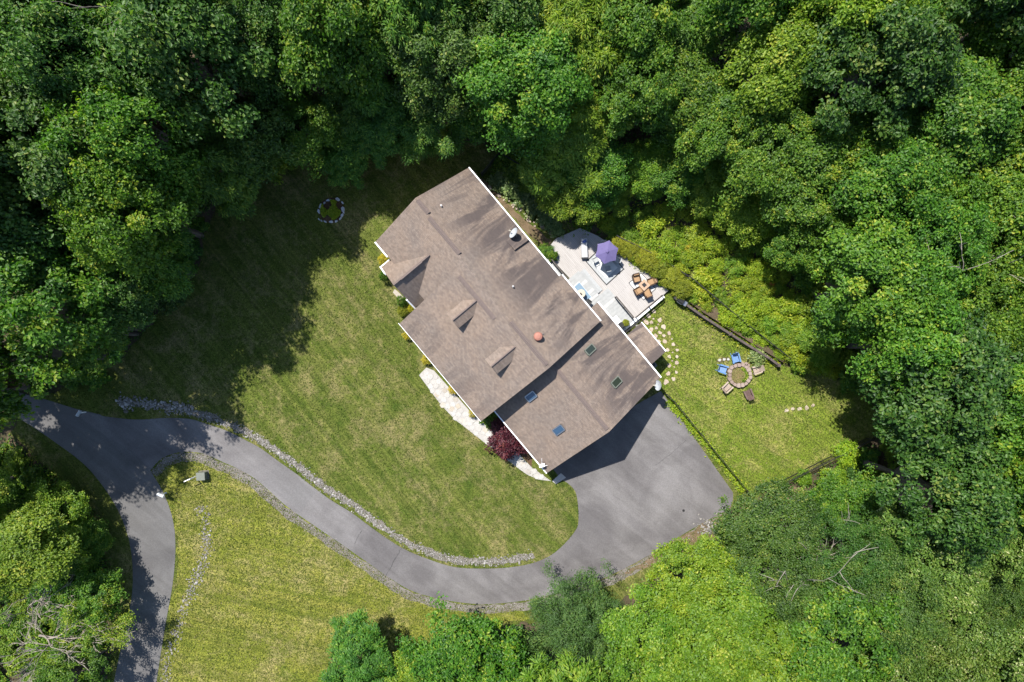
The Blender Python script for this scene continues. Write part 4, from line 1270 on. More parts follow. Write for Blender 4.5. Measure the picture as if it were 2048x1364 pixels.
# barbecue
gp_ = P(1357, 602, 0)
t = thing('barbecue_grill', gp_, 'black lidded barbecue grill with steel side shelves by the clipped hedge', 'grill')
rz = math.radians(-35)
R = Matrix.Rotation(rz, 3, 'Z'); X = lambda x, y, z: gp_ + R @ Vector((x, y, z))
b = MB(); b.box(X(0, 0, .45), (.66, .5, .78), rz); b.build('cabinet', 'black_metal', t, bevel=.02)
b = MB()
sec = [(-.28, .86), (-.28, .98), (-.18, 1.1), (.02, 1.15), (.2, 1.08), (.28, .96), (.28, .86)]
vs = [X(-.36, y, z) for y, z in sec] + [X(.36, y, z) for y, z in sec]
b.add(vs, [tuple(range(7)), tuple(range(13, 6, -1))] + [(i, 7 + i, 7 + (i + 1) % 7, (i + 1) % 7) for i in range(7)])
b.build('lid', 'black_metal', t)
b = MB(); b.tube([X(-.26, -.33, 1.0), X(.26, -.33, 1.0)], .02, 8)
for sx in (-.24, .24): b.beam(X(sx, -.33, 1.0), X(sx, -.27, 1.0), .02, .02)
b.build('handle', 'steel', t)
for sx in (-1, 1):
    b = MB(); b.box(X(sx * .55, 0, .86), (.34, .46, .04), rz); b.build('side_shelf', 'steel' if sx > 0 else 'black_metal', t)
for sx in (-1, 1):
    b = MB(); b.tube([X(sx * .28, -.2, .06), X(sx * .28, -.2, .14)], .05, 8); b.beam(X(sx * .28, .2, 0), X(sx * .28, .2, .1), .05, .05); b.build('caster', 'tyre', t)

# heat pump behind the lean-to
hp = W(214, 182, 0)
t = thing('heat_pump', hp, 'grey heat pump unit in the shade beside the lean-to', 'heat pump')
b = MB(); b.box(hp + Vector((0, 0, .42)), (.85, .8, .76), HANG); b.build('cabinet', 'utility_green', t, bevel=.02)
b = MB(); b.lathe(hp + Vector((0, 0, .8)), [(.3, 0), (.3, .03), (.27, .035)], 18); b.build('fan_grille', 'black_metal', t)
b = MB(); b.box(hp + Vector((0, 0, .02)), (1.0, .95, .05), HANG); b.build('pad', 'flag', t)

# ------------------------------------------------------------------ yard
r_ = random.Random(3)
for k, (x, y, q) in enumerate([(210, 175, 35), (125, 235, 38), (205, 285, 15), (300, 300, 40), (55, 298, 30), (103, 345, 38), (172, 338, 30), (272, 367, 14), (245, 425, 28), (360, 410, 38), (168, 455, 42), (303, 492, 32), (440, 505, 32), (365, 540, 32), (235, 545, 38), (482, 590, 14), (377, 628, 38), (505, 672, 38), (285, 625, 28), (415, 757, 32), (562, 758, 28), (493, 792, 14), (443, 858, 36), (560, 855, 26), (487, 920, 14), (558, 952, 34), (443, 990, 32), (517, 1015, 14), (548, 1095, 28), (420, 1115, 38), (510, 1198, 32), (392, 1243, 48)]):
    w = P(1280 + x / 7.575, 600 + y / 7.575)
    b = MB(); slab(b, stone_poly(r_, w.x, w.y, q / 7.575 * M * 1.05, r_.choice((5, 5, 6, 7)), r_.uniform(.75, 1), r_.random() * 3, .22), -0.02, 0.05, .08)
    small = q < 20
    tag(b.build('stepping_stone', 'stepping'), 'small pale filler stone between the stepping stones round the lean-to' if small else 'irregular tan stepping stone in the path round the lean-to', 'stone', 'filler stones of the path' if small else 'stepping stones round the lean-to')
for u, v, q in ((1573, 821, 5), (1586, 818, 4), (1599, 817.6, 5), (1613, 815.5, 5), (1626, 811, 4)):
    w = P(u, v); b = MB(); slab(b, stone_poly(r_, w.x, w.y, q * M, 6, .85, r_.random()), -0.02, 0.03)
    tag(b.build('stepping_stone', 'stepping'), 'flat tan stone in the short row across the yard lawn', 'stone', 'row of stones across the yard')
for u, v, q in ((1439, 720.5, 3.5), (1448, 719, 3.5), (1456, 718, 3)):
    w = P(u, v); b = MB(); slab(b, stone_poly(r_, w.x, w.y, q * M, 6, .9, r_.random()), -0.02, 0.06)
    tag(b.build('small_stone', 'flag'), 'small white stone on bare soil beside the blue chairs', 'stone', 'white stones by the blue chairs')
m_ = MB(); m_.sheet(wobble(gp([(1432, 722), (1445, 714), (1460, 714), (1458, 722), (1440, 726)]), .25, .05, 3), 0.008)
tag(m_.build('bare_patch', 'dirt'), kind='structure')

# fire pit
fc = P(1477.5, 750)
fp = thing('fire_pit', fc, 'round stone fire pit filled with straw and weeds', 'fire pit')
n = 17
for k in range(n):
    a0 = 2 * math.pi * k / n; a1 = 2 * math.pi * (k + 0.93) / n
    ri, ro = 0.88 + r_.uniform(-.06, .06), 1.2 + r_.uniform(-.07, .07)
    for z0, z1 in ((0, .24), (.245, .40 + r_.uniform(-.05, .04))):
        q = [(fc.x + ri * math.cos(a0), fc.y + ri * math.sin(a0)), (fc.x + ro * math.cos(a0), fc.y + ro * math.sin(a0)), (fc.x + ro * 1.03 * math.cos((a0 + a1) / 2), fc.y + ro * 1.03 * math.sin((a0 + a1) / 2)), (fc.x + ro * math.cos(a1), fc.y + ro * math.sin(a1)), (fc.x + ri * math.cos(a1), fc.y + ri * math.sin(a1))]
        b = MB(); slab(b, q, z0, z1, .08); b.build('stone', 'pitstone', fp)
for u, v in ((1484, 728), (1492, 727), (1496, 731), (1488, 732)):
    w = P(u, v); b = MB(); slab(b, stone_poly(r_, w.x, w.y, .22, 6), 0, .1); b.build('stone', 'pitstone', fp)
b = MB(); b.lathe(fc, [(.9, 0.0), (.88, .14), (.5, .2), (.05, .23)], 20); b.build('straw_fill', 'straw', fp)
rr = np.random.default_rng(5)
k = 1100
a = rr.uniform(0, 6.28, k); q = .85 * np.sqrt(rr.random(k))
c_ = np.stack([q * np.cos(a), q * np.sin(a), .2 + .06 * rr.random(k)], 1)
me = leaf_mesh('straw', c_, np.array([0, 0, 1]) + rr.normal(size=(k, 3)) * .5, rr.normal(size=(k, 3)), .2, .04, rr.random(k) * .15 + .88, 'blade')
tag(linkmesh('straw', me, fp), kind='stuff')
k = 150
a = rr.uniform(-1.2, 1.3, k); q = rr.uniform(.55, .85, k)
c_ = np.stack([q * np.cos(a), q * np.sin(a), .22 + .15 * rr.random(k)], 1)
me = leaf_mesh('weeds', c_, np.array([0, 0, 1]) + rr.normal(size=(k, 3)) * .5, rr.normal(size=(k, 3)), .16, .1, rr.random(k), 'leaf_bright')
tag(linkmesh('weeds', me, fp), kind='stuff')

def adirondack(u, v, mat, label, grp=None, turn=0.0):
    p = P(u, v, 0)
    d = Vector((fc.x - p.x, fc.y - p.y)); rz = math.atan2(d.y, d.x) - math.pi / 2 + turn
    t = thing('adirondack_chair', p, label, 'chair', grp)
    R = Matrix.Rotation(rz, 3, 'Z'); X = lambda x, y, z: p + R @ Vector((x, y, z))
    for i in range(5):       # seat slats, sloping to the back
        y0 = .36 - i * .135
        b = MB(); z = .38 - i * .035
        b.hexa([X(-.27, y0 - .125, z - .045), X(.27, y0 - .125, z - .045), X(.27, y0, z - .015), X(-.27, y0, z - .015)], [X(-.27, y0 - .125, z - .02), X(.27, y0 - .125, z - .02), X(.27, y0, z + .01), X(-.27, y0, z + .01)])
        b.build('seat_slat', mat, t)
    for i in range(5):       # fanned back slats
        x0 = (i - 2) * .105; tp = .92 - abs(i - 2) * .05
        b = MB(); w = .047
        f = 1.18
        b.hexa([X(x0 - w, -.30, .24), X(x0 + w, -.30, .24), X(x0 + w, -.275, .25), X(x0 - w, -.275, .25)], [X((x0 - w) * f, -.60, tp), X((x0 + w) * f, -.60, tp), X((x0 + w) * f, -.575, tp + .01), X((x0 - w) * f, -.575, tp + .01)])
        b.build('back_slat', mat, t)
    for sx in (-1, 1):
        b = MB(); b.hexa([X(sx * .27, -.45, .55), X(sx * .40, -.45, .55), X(sx * .43, .42, .55), X(sx * .28, .42, .55)][::sx], [X(sx * .27, -.45, .58), X(sx * .40, -.45, .58), X(sx * .43, .42, .58), X(sx * .28, .42, .58)][::sx]); b.build('armrest', mat, t)
        b = MB(); b.beam(X(sx * .32, .36, 0), X(sx * .32, .36, .55), .04, .11); b.build('leg', mat, t)
        b = MB(); b.beam(X(sx * .29, .38, .31), X(sx * .29, -.62, .03), .035, .1); b.build('leg', mat, t)
        b = MB(); b.beam(X(sx * .31, -.42, .10), X(sx * .31, -.42, .55), .035, .06); b.build('arm_support', mat, t)
adirondack(1469, 717, 'blue_paint', 'blue adirondack chair between the small white stones and the hosta', 'blue chairs at the fire pit')
adirondack(1443.5, 738, 'blue_paint', 'blue adirondack chair on the lean-to side of the fire pit', 'blue chairs at the fire pit')
adirondack(1452, 774, 'tan_paint', 'tan adirondack chair on the driveway side of the fire pit', 'tan chairs at the fire pit')
adirondack(1511, 739, 'tan_paint', 'tan adirondack chair beside the hosta by the fire pit', 'tan chairs at the fire pit')
adirondack(1494, 787, 'brown_paint', 'dark brown adirondack chair at the fire pit', None)

# stone-ringed bed on the shaded lawn
bc = P(663, 421)
bed = thing('flower_bed', bc, 'round flower bed ringed with white stones on the shaded lawn', 'flower bed')
b = MB(); b.lathe(bc, [(1.3, 0), (1.2, .06), (.4, .12), (.05, .13)], 20); b.build('soil', 'mulch', bed)
for x, y, q, sq in [(475, 600, 60, .6), (440, 720, 55, .6), (440, 900, 26, .6), (495, 930, 30, .6), (580, 950, 40, .5), (720, 955, 50, .6), (830, 940, 42, .5), (985, 665, 62, .7), (960, 805, 52, .6), (930, 880, 40, .4), (660, 465, 60, .5), (560, 525, 36, .6), (860, 440, 62, .6), (975, 520, 40, .5), (1000, 740, 34, .5)]:
    w = P(600 + x / 11.37, 360 + y / 11.37); ang = math.atan2(w.y - bc.y, w.x - bc.x) + math.pi / 2
    b = MB(); slab(b, stone_poly(r_, w.x, w.y, q / 11.37 * M, 7, sq, ang, .15), 0, r_.uniform(.16, .26), .12); b.build('stone', 'ringstone', bed)
k = 2200
a = rr.uniform(0, 6.28, k); q = 1.0 * np.sqrt(rr.random(k))
c_ = np.stack([q * np.cos(a), q * np.sin(a), .12 + .45 * rr.random(k)], 1)
c_ = c_[(np.sin(c_[:, 0] * 5) + np.cos(c_[:, 1] * 4 + 1)) > -.3]; k = len(c_)
me = leaf_mesh('plants', c_, np.array([0, 0, .9]) + rr.normal(size=(k, 3)) * .6, rr.normal(size=(k, 3)), .22, .09, rr.random(k) * .6 + .4, 'leaf_lime')
tag(linkmesh('plants', me, bed), kind='stuff')

# ------------------------------------------------------------------ fences and the timber wall
def fence(line, label, hh=1.25, grp='black metal fences', dense=0.14, mat='black_metal'):
    pts = [P(u, v, 0) for u, v in line]
    t = thing('fence', pts[0], label, 'fence', grp)
    pk = MB()
    for a, b_ in zip(pts, pts[1:]):
        L_ = (b_ - a).length
        n = max(1, round(L_ / 2.0))
        for i in range(n + (1 if b_ is pts[-1] else 0)):
            p = a.lerp(b_, i / n)
            m1 = MB(); m1.beam(p, p + Vector((0, 0, hh + .08)), .07, .07); m1.build('post', mat, t)
        for z in (.15, hh * .82, hh):
            m1 = MB(); m1.beam(a + Vector((0, 0, z)), b_ + Vector((0, 0, z)), .045, .045); m1.build('rail', mat, t)
        k = int(L_ / dense)
        for i in range(1, k):
            p = a.lerp(b_, i / k); pk.beam(p + Vector((0, 0, .08)), p + Vector((0, 0, hh - .02)), .02, .02)
    tag(pk.build('pickets', mat, t), kind='stuff')
fence([(1329, 787), (1345, 802), (1420, 894), (1497, 988)], 'black picket fence between parking court and yard lawn', 1.2)
fence([(1560, 962), (1640, 922), (1732, 876)], 'black picket fence across the low end of the yard lawn', 1.35)
fence([(964, 353), (999, 311)], 'dark mesh fence end between house corner and wood', 1.3, None, .05)
fence([(999, 311), (1068, 352)], 'thin rail fence running from the dark mesh fence into shrubs', 1.3)
fence([(1230, 475), (1300, 510), (1380, 560), (1485, 648), (1570, 715)], 'black picket fence among shrubs on the bank behind the hedge', 1.3)

tw = thing('timber_wall', P(1352, 599), 'low dark timber retaining wall along the bank side of the yard', 'retaining wall')
wl = [P(1350, 596), P(1400, 632), P(1456, 668), P(1510, 702), P(1535, 717), P(1552, 730)]
for c in range(4):
    for i in range(len(wl) - 1):
        a, b_ = wl[i], wl[i + 1]
        d = (b_ - a).normalized() * (.02 if c != 1 else .03)
        m1 = MB(); z = .09 + c * .2
        m1.beam(a + d + Vector((0, 0, z)), b_ - d + Vector((0, 0, z)), .24 - .02 * (c % 2), .19); m1.build('timber', 'timber', tw)
for p in (wl[0], wl[-1], wl[2]):
    m1 = MB(); m1.beam(p, p + Vector((0, 0, .9)), .3, .3); m1.build('post', 'timber', tw)

m_ = MB()
lo_ = [P(1354, 590), P(1404, 626), P(1460, 662), P(1514, 696), P(1560, 724)]; hi_ = [P(1378, 578), P(1424, 610), P(1476, 642), P(1530, 676), P(1578, 712)]
for i in range(4):
    a, b_, c, d = lo_[i], lo_[i + 1], hi_[i + 1], hi_[i]
    m_.hexa([a, b_, c, d], [a + Vector((0, 0, .68)), b_ + Vector((0, 0, .68)), c + Vector((0, 0, .02)), d + Vector((0, 0, .02))])
tag(m_.build('earth_bank', 'litter'), kind='structure')

# ------------------------------------------------------------------ roadside
def box_thing(name, u, v, size, rz, mat, label, cat):
    p = P(u, v)
    t = thing(name, p, label, cat)
    return t, p
t, p = box_thing('transformer', 408, 950, None, 0, None, 'green electrical transformer cabinet beside the lower driveway verge', 'transformer')
R = Matrix.Rotation(.06, 3, 'Z')
b = MB(); b.box(p + Vector((0, 0, .38)), (.82, .74, .72), .06); b.build('cabinet', 'utility_green', t, bevel=.02)
b = MB(); b.hexa([p + R @ Vector(q) for q in ((-.44, -.40, .742), (.44, -.40, .742), (.44, .40, .742), (-.44, .40, .742))], [p + R @ Vector(q) for q in ((-.42, -.38, .80), (.42, -.38, .80), (.42, .38, .80), (-.42, .38, .80))]); b.build('lid', 'utility_green', t)
b = MB(); b.box(p + Vector((0, 0, .01)), (1.0, .92, .06), .06); b.build('pad', 'gravel', t)

def mailbox(u, v, rz, label, mat='dish'):
    p = P(u, v)
    t = thing('mailbox', p, label, 'mailbox')
    R = Matrix.Rotation(rz, 3, 'Z'); X = lambda x, y, z: p + R @ Vector((x, y, z))
    b = MB(); b.beam(X(0, 0, 0), X(0, 0, 1.05), .1, .1); b.build('post', 'white', t)
    b = MB()
    sec = [(-.14, 1.06), (.14, 1.06), (.14, 1.22), (.09, 1.31), (0, 1.34), (-.09, 1.31), (-.14, 1.22)]
    vs = [X(-.32, y, z) for y, z in sec] + [X(.32, y, z) for y, z in sec]
    b.add(vs, [tuple(range(7)), tuple(range(13, 6, -1))] + [(i, 7 + i, 7 + (i + 1) % 7, (i + 1) % 7) for i in range(7)])
    b.build('box', mat, t)
    b = MB(); b.box(X(.1, .155, 1.28), (.04, .02, .2), rz); b.build('flag', 'rust', t)
mailbox(172, 824, math.radians(58), 'pale mailbox on a post at the shaded end of the road')
mailbox(333, 985, math.radians(-22), 'white mailbox on a post at the inside bend of the road', 'white')
p = P(392, 953)
t = thing('sign_post', p, 'white post with a single side arm beside the green cabinet', 'post')
b = MB(); b.beam(p, p + Vector((0, 0, 1.5)), .09, .09); b.build('post', 'white', t)
b = MB(); b.beam(p + Vector((.08, .05, 1.42)), p + Vector((-.52, -.22, 1.42)), .08, .07); b.build('arm', 'white', t)
p = P(1367, 1021); b = MB(); b.lathe(p + Vector((0, 0, .026)), [(.13, 0), (.13, .008), (.11, .01)], 14)
tag(b.build('drain_cover', 'black_metal'), 'small round black drain cover in the parking court', 'drain cover')

# ------------------------------------------------------------------ plants
STEM = [trunk_mesh('stem_mesh', k) for k in range(3)]
SH = {}
def shrub_proto(key, mat, **kw):
    a = dict(R=1.0, Z=1.3, clumps=85, per=34, leaf=.17, asp=.55, cr=.30, seed=len(SH) + 50, inner=.5, zlow=.1)
    a.update(kw)
    R_, Z_ = a.pop('R'), a.pop('Z')
    SH[key] = crown_mesh('foliage_' + key, mat, R_, Z_, **a)
shrub_proto('lime1', 'leaf_lime', clumps=70, per=40, cr=.34); shrub_proto('lime2', 'leaf_lime', leaf=.21, clumps=55, per=40, cr=.36)
shrub_proto('bright1', 'leaf_bright'); shrub_proto('bright2', 'leaf_bright', leaf=.21, clumps=60, per=36)
shrub_proto('bright3', 'leaf_bright', leaf=.2, style='frond', asp=.3, clumps=60, per=40)
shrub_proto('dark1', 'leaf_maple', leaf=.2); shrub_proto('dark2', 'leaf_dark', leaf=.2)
shrub_proto('gold', 'leaf_gold', leaf=.09, clumps=190, per=60, cr=.2, inner=.75, lobe_amp=.07)
shrub_proto('yellow', 'leaf_yellow', leaf=.1, clumps=70, per=40, cr=.24, inner=.7, lobe_amp=.1)
shrub_proto('green', 'leaf_ash', leaf=.1, clumps=90, per=50, cr=.24, inner=.7, lobe_amp=.1)
shrub_proto('hosta', 'leaf_hosta', leaf=.26, clumps=26, per=20, cr=.42, asp=.72, inner=.4, Z=.9, zlow=.3, style='frond')
shrub_proto('red', 'leaf_red', leaf=.17, clumps=150, per=55, cr=.36, asp=.36, inner=.45, style='frond', Z=1.6)
shrub_proto('orange', 'leaf_orange', leaf=.12, clumps=50, per=30, cr=.3)
PLN = 0
def shrub(key, base, R, h, label, grp, name='shrub', cat='shrub', stem=True):
    global PLN
    PLN += 1
    t = thing(name, base, label, cat, grp)
    me = SH[key]
    zs = {'hosta': .9, 'red': 1.6}.get(key, 1.3)
    lift = h * .08
    linkmesh('foliage', me, t, (0, 0, lift), random.uniform(0, 6.28), (R, R * random.uniform(.9, 1.1), (h - lift) / zs))
    if stem:
        linkmesh('stem', STEM[PLN % 3], t, (0, 0, -.02), random.uniform(0, 6.28), (R * .18, R * .18, h * .6))
    return t
random.seed(41)
# clipped golden hedge behind the terrace
for u, v, R in ((1238, 490, .8), (1254, 497, .75), (1268, 503, .8), (1283, 512, .8), (1299, 521, .95), (1320, 537, .98), (1345, 556, 1.05), (1364, 577, 1.0)):
    shrub('gold', P(u, v, 1.1).xy.to_3d(), R, 1.75 if R > .9 else 1.5, 'rounded golden green clipped bush in the hedge along the terrace', 'clipped hedge bushes', 'hedge_bush', 'bush')
shrub('bright2', P(1323, 562, .4).xy.to_3d(), .55, .8, 'loose pale shrub leaning out between hedge bushes and wicker chairs', None)
shrub('bright2', P(1384, 597, .4).xy.to_3d(), .6, .9, 'pale leafy shrub beside the grill', None)
# hostas
for u, v, R in ((992, 362, .75), (1019, 377, .8), (1043, 393, .82), (1069, 416, .9), (1092, 437, .85), (1112, 457, .75)):
    shrub('hosta', P(u, v, .4).xy.to_3d(), R, .75, 'broad leafed hosta in the row beside the stone edged path behind the house', 'hostas behind the house', 'hosta', 'plant', False)
shrub('hosta', P(1513, 712, .4).xy.to_3d(), .8, .75, 'large pale hosta beside the timber wall and fire pit', None, 'hosta', 'plant', False)
shrub('dark1', P(1030, 345, .6).xy.to_3d(), 1.0, 1.0, 'green shrub inside the corner of the rail fence', None)
shrub('bright1', P(1055, 372, .6).xy.to_3d(), .9, 1.0, 'bright shrub between rail fence and hostas', None)
shrub('bright1', P(1092, 398, .6).xy.to_3d(), .9, 1.2, 'bright bushy shrub behind the hostas', None)
# stones along the path behind the house
for k in range(26):
    t_ = k / 25
    u, v = 985 + 118 * t_ + r_.uniform(-7, 5), 378 + 92 * t_ + r_.uniform(-4, 5)
    w = P(u, v); b = MB(); slab(b, stone_poly(r_, w.x, w.y, r_.uniform(.07, .2) if k % 4 else r_.uniform(.22, .3), 6, .8, r_.random() * 3), -.01, r_.uniform(.05, .14), .12)
    tag(b.build('edging_stone', 'stepping'), 'rough pale stone edging the path behind the house', 'stone', 'edging stones behind the house')
# planter at the deck corner
pb = P(1098, 503)
t = thing('planter_box', pb, 'white planter edge at the narrow end of the deck', 'planter')
b = MB(); b.beam(L(1100, 492, .3), L(1100, 514, .3), .14, .6); b.build('side', 'white', t)
b = MB(); b.beam(L(1101.5, 514, .28), L(1106, 514, .28), .12, .56); b.build('side', 'white', t)
shrub('green', P(1092, 503, .5).xy.to_3d(), .72, 1.1, 'green leafy bush beside the white planter edge', None, 'bush', 'bush')
shrub('dark1', P(1104, 512, DZ).xy.to_3d() + Vector((0, 0, .3)), .5, .9, 'dark green bush in the deck corner by the railing', None, 'bush', 'bush')
# front planting
FL = 'yellow leafed shrub tucked under the front eave of the house'
for u, v, R, key, lb, gr in ((766, 519, .5, 'yellow', 'yellow shrub at the front house corner beside the porch gable', None), (814, 670, .42, 'yellow', FL, 'yellow shrubs under the eave'), (853, 719, .5, 'yellow', FL, 'yellow shrubs under the eave'), (906, 779, .45, 'yellow', FL, 'yellow shrubs under the eave'), (946, 826, .4, 'yellow', FL, 'yellow shrubs under the eave'),
                             (806, 622, .5, 'gold', 'golden shrub where the porch meets the longer roof', None), (822, 617, .35, 'yellow', 'small yellow shrub beside the golden porch shrub', None), (769, 553, .45, 'green', 'small green conical shrub on the near side of the porch step', 'porch shrubs'), (805, 602, .55, 'green', 'green conical shrub beside the porch step and golden shrub', 'porch shrubs')):
    shrub(key, P(u, v, .5).xy.to_3d(), R, 1.0 if key != 'green' else 1.5, lb, gr)
shrub('dark1', P(984, 836, .6).xy.to_3d(), .85, 1.2, 'green shrub in the shade between main house and garage wing', None)
t = shrub('red', P(1016, 880, 2.0).xy.to_3d(), 1.42, 2.7, 'dark red japanese maple beside the front walk and garage wing', None, 'maple_tree', 'tree')
shrub('red', P(1001, 853, 1.0).xy.to_3d(), .95, 1.7, 'small red maple shrub in the shade beside the larger red maple', None, 'maple_shrub', 'shrub')
# potted plants
def pot(p, R, key, label, mat='terracotta'):
    t = thing('potted_plant', p, label, 'potted plant')
    b = MB(); b.lathe(p, [(R * .55, 0), (R * .8, R * 1.0), (R * .86, R * 1.05), (R * .72, R * 1.05), (R * .7, R * .95)], 14); b.build('pot', mat, t)
    linkmesh('foliage', SH[key], t, (0, 0, R * .95), 1.0, (R * 1.15,) * 3)
pot(P(1250, 646, DZ), .28, 'gold', 'golden potted plant on the deck boards by the lean-to')
pot(Vector((uc.x + .42, uc.y - .12, TZ + .76)), .13, 'bright2', 'small green potted plant on the table under the umbrella')
# leafy weeds along the yard fence and verges
def ground_cover(name, line, half, count, seed, mat, label, sz=.16, hgt=.25):
    sp = np.array(along(line, 0, half, count, seed))
    r = np.random.default_rng(seed)
    k = len(sp)
    c = np.stack([sp[:, 0], sp[:, 1], .04 + hgt * r.random(k)], 1)
    ln = sz * r.uniform(.6, 1.4, k)
    me = leaf_mesh(name, c, np.array([0, 0, .9]) + r.normal(size=(k, 3)) * .5, r.normal(size=(k, 3)), ln, ln * .5, r.random(k), mat)
    tag(linkmesh(name, me), label, 'weeds', kind='stuff')
ground_cover('weeds', [(1336, 800), (1380, 850), (1440, 920), (1488, 982)], 9, 1700, 61, 'leaf_lime', 'bright weeds along the parking court fence', .2)
ground_cover('weeds', [(1370, 606), (1440, 652), (1500, 690), (1560, 724)], 12, 1500, 62, 'leaf_lime', 'low weeds behind the timber wall', .2, .35)
ground_cover('undergrowth', [(1230, 440), (1330, 490), (1440, 540), (1520, 600), (1580, 660)], 75, 4500, 63, 'leaf_lime', 'low bright undergrowth on the bank behind the hedge', .24, .3)
ground_cover('undergrowth', [(990, 318), (1060, 345), (1130, 410), (1190, 440)], 35, 4200, 64, 'leaf_bright', 'low green undergrowth inside the rail fence', .22, .35)
ground_cover('undergrowth', [(0, 900), (85, 955), (145, 1010), (185, 1080), (200, 1200), (180, 1330)], 22, 5000, 65, 'leaf_maple', 'low undergrowth beside the road', .25, .4)

# ------------------------------------------------------------------ trees
TR = {}
def tree_proto(key, mat, **kw):
    a = dict(R=4.5, Z=9.0, clumps=210, per=95, leaf=.36, asp=.62, cr=1.0, seed=100 + len(TR))
    a.update(kw)
    R_, Z_ = a.pop('R'), a.pop('Z')
    TR[key] = crown_mesh('crown_' + key, mat, R_, Z_, **a)
tree_proto('maple1', 'leaf_maple', boughs=26, clumps=300, per=108, cr=.72, leaf=0.258); tree_proto('maple2', 'leaf_maple', boughs=34, brad=.3, clumps=340, per=96, cr=.62, leaf=0.236); tree_proto('maple3', 'leaf_maple', boughs=20, brad=.42, clumps=280, per=116, cr=.8, leaf=0.274)
tree_proto('bright1', 'leaf_bright', boughs=32, brad=.3, clumps=330, per=105, leaf=0.220, cr=.62); tree_proto('bright2', 'leaf_bright', boughs=24, clumps=290, per=108, leaf=0.251, cr=.7)
tree_proto('ash1', 'leaf_ash', boughs=24, style='frond', leaf=0.341, asp=.32, clumps=330, per=93, cr=.75); tree_proto('ash2', 'leaf_ash', boughs=30, brad=.32, style='frond', leaf=0.310, asp=.32, clumps=320, per=93, cr=.8)
tree_proto('dark1', 'leaf_dark', boughs=24, clumps=300, per=108, cr=.75, leaf=.28); tree_proto('dark2', 'leaf_dark', boughs=34, brad=.3, clumps=340, per=93, cr=.62, leaf=0.228)
tree_proto('pale1', 'leaf_pale', boughs=30, brad=.32, clumps=330, per=96, leaf=0.236, cr=.64); tree_proto('pale2', 'leaf_pale', boughs=22, brad=.4, clumps=300, per=105, leaf=0.251, cr=.7)
tree_proto('fine1', 'leaf_dark', boughs=30, clumps=340, per=139, leaf=0.167, cr=.62, asp=.5)
tree_proto('needle', 'leaf_needle', style='needle', clumps=420, per=108, leaf=0.258, asp=.22, cr=.75, squash=.35, inner=.35, lobe_amp=.3, lobes=7)
tree_proto('locust1', 'leaf_bright', boughs=26, style='frond', leaf=.34, asp=.32, clumps=330, per=88, cr=.75)
tree_proto('airy', 'leaf_maple', boughs=26, brad=.34, clumps=120, per=89, cr=.66, leaf=0.274)
TRUNK = [trunk_mesh('trunk_mesh', 70 + k) for k in range(4)]
TREES = []   # (u, v) ground pixel, R
def tree(key, u, v, h, R, label, grp, name='broadleaf_tree', cat='tree'):
    base = P(u, v)
    t = thing(name, base, label, cat, grp)
    zc = min(h * .88, max(5.5, h * .66)) if h > 6.5 else h * .92
    if key == 'needle': zc = h * .95
    o = linkmesh('crown', TR[key], t, (0, 0, h - zc), random.uniform(0, 6.28), (R / 4.5 * random.uniform(.85, 1.1), R / 4.5 * random.uniform(.9, 1.2), zc / 9.0))
    o.rotation_euler[0] = random.uniform(-.14, .14); o.rotation_euler[1] = random.uniform(-.14, .14)
    s = .55 + h / 30
    linkmesh('trunk', TRUNK[len(TREES) % 4], t, (0, 0, -.05), random.uniform(0, 6.28), (s * R / 4.5, s * R / 4.5, h * .68))
    TREES.append((u, v, R))
    return t
def crown_at(u, v, h, f=.62):
    """ground pixel of a tree whose crown shows round u, v"""
    k = 1 - f * h / H
    return CX + (u - CX) * k, CY + (v - CY) * k
random.seed(5)
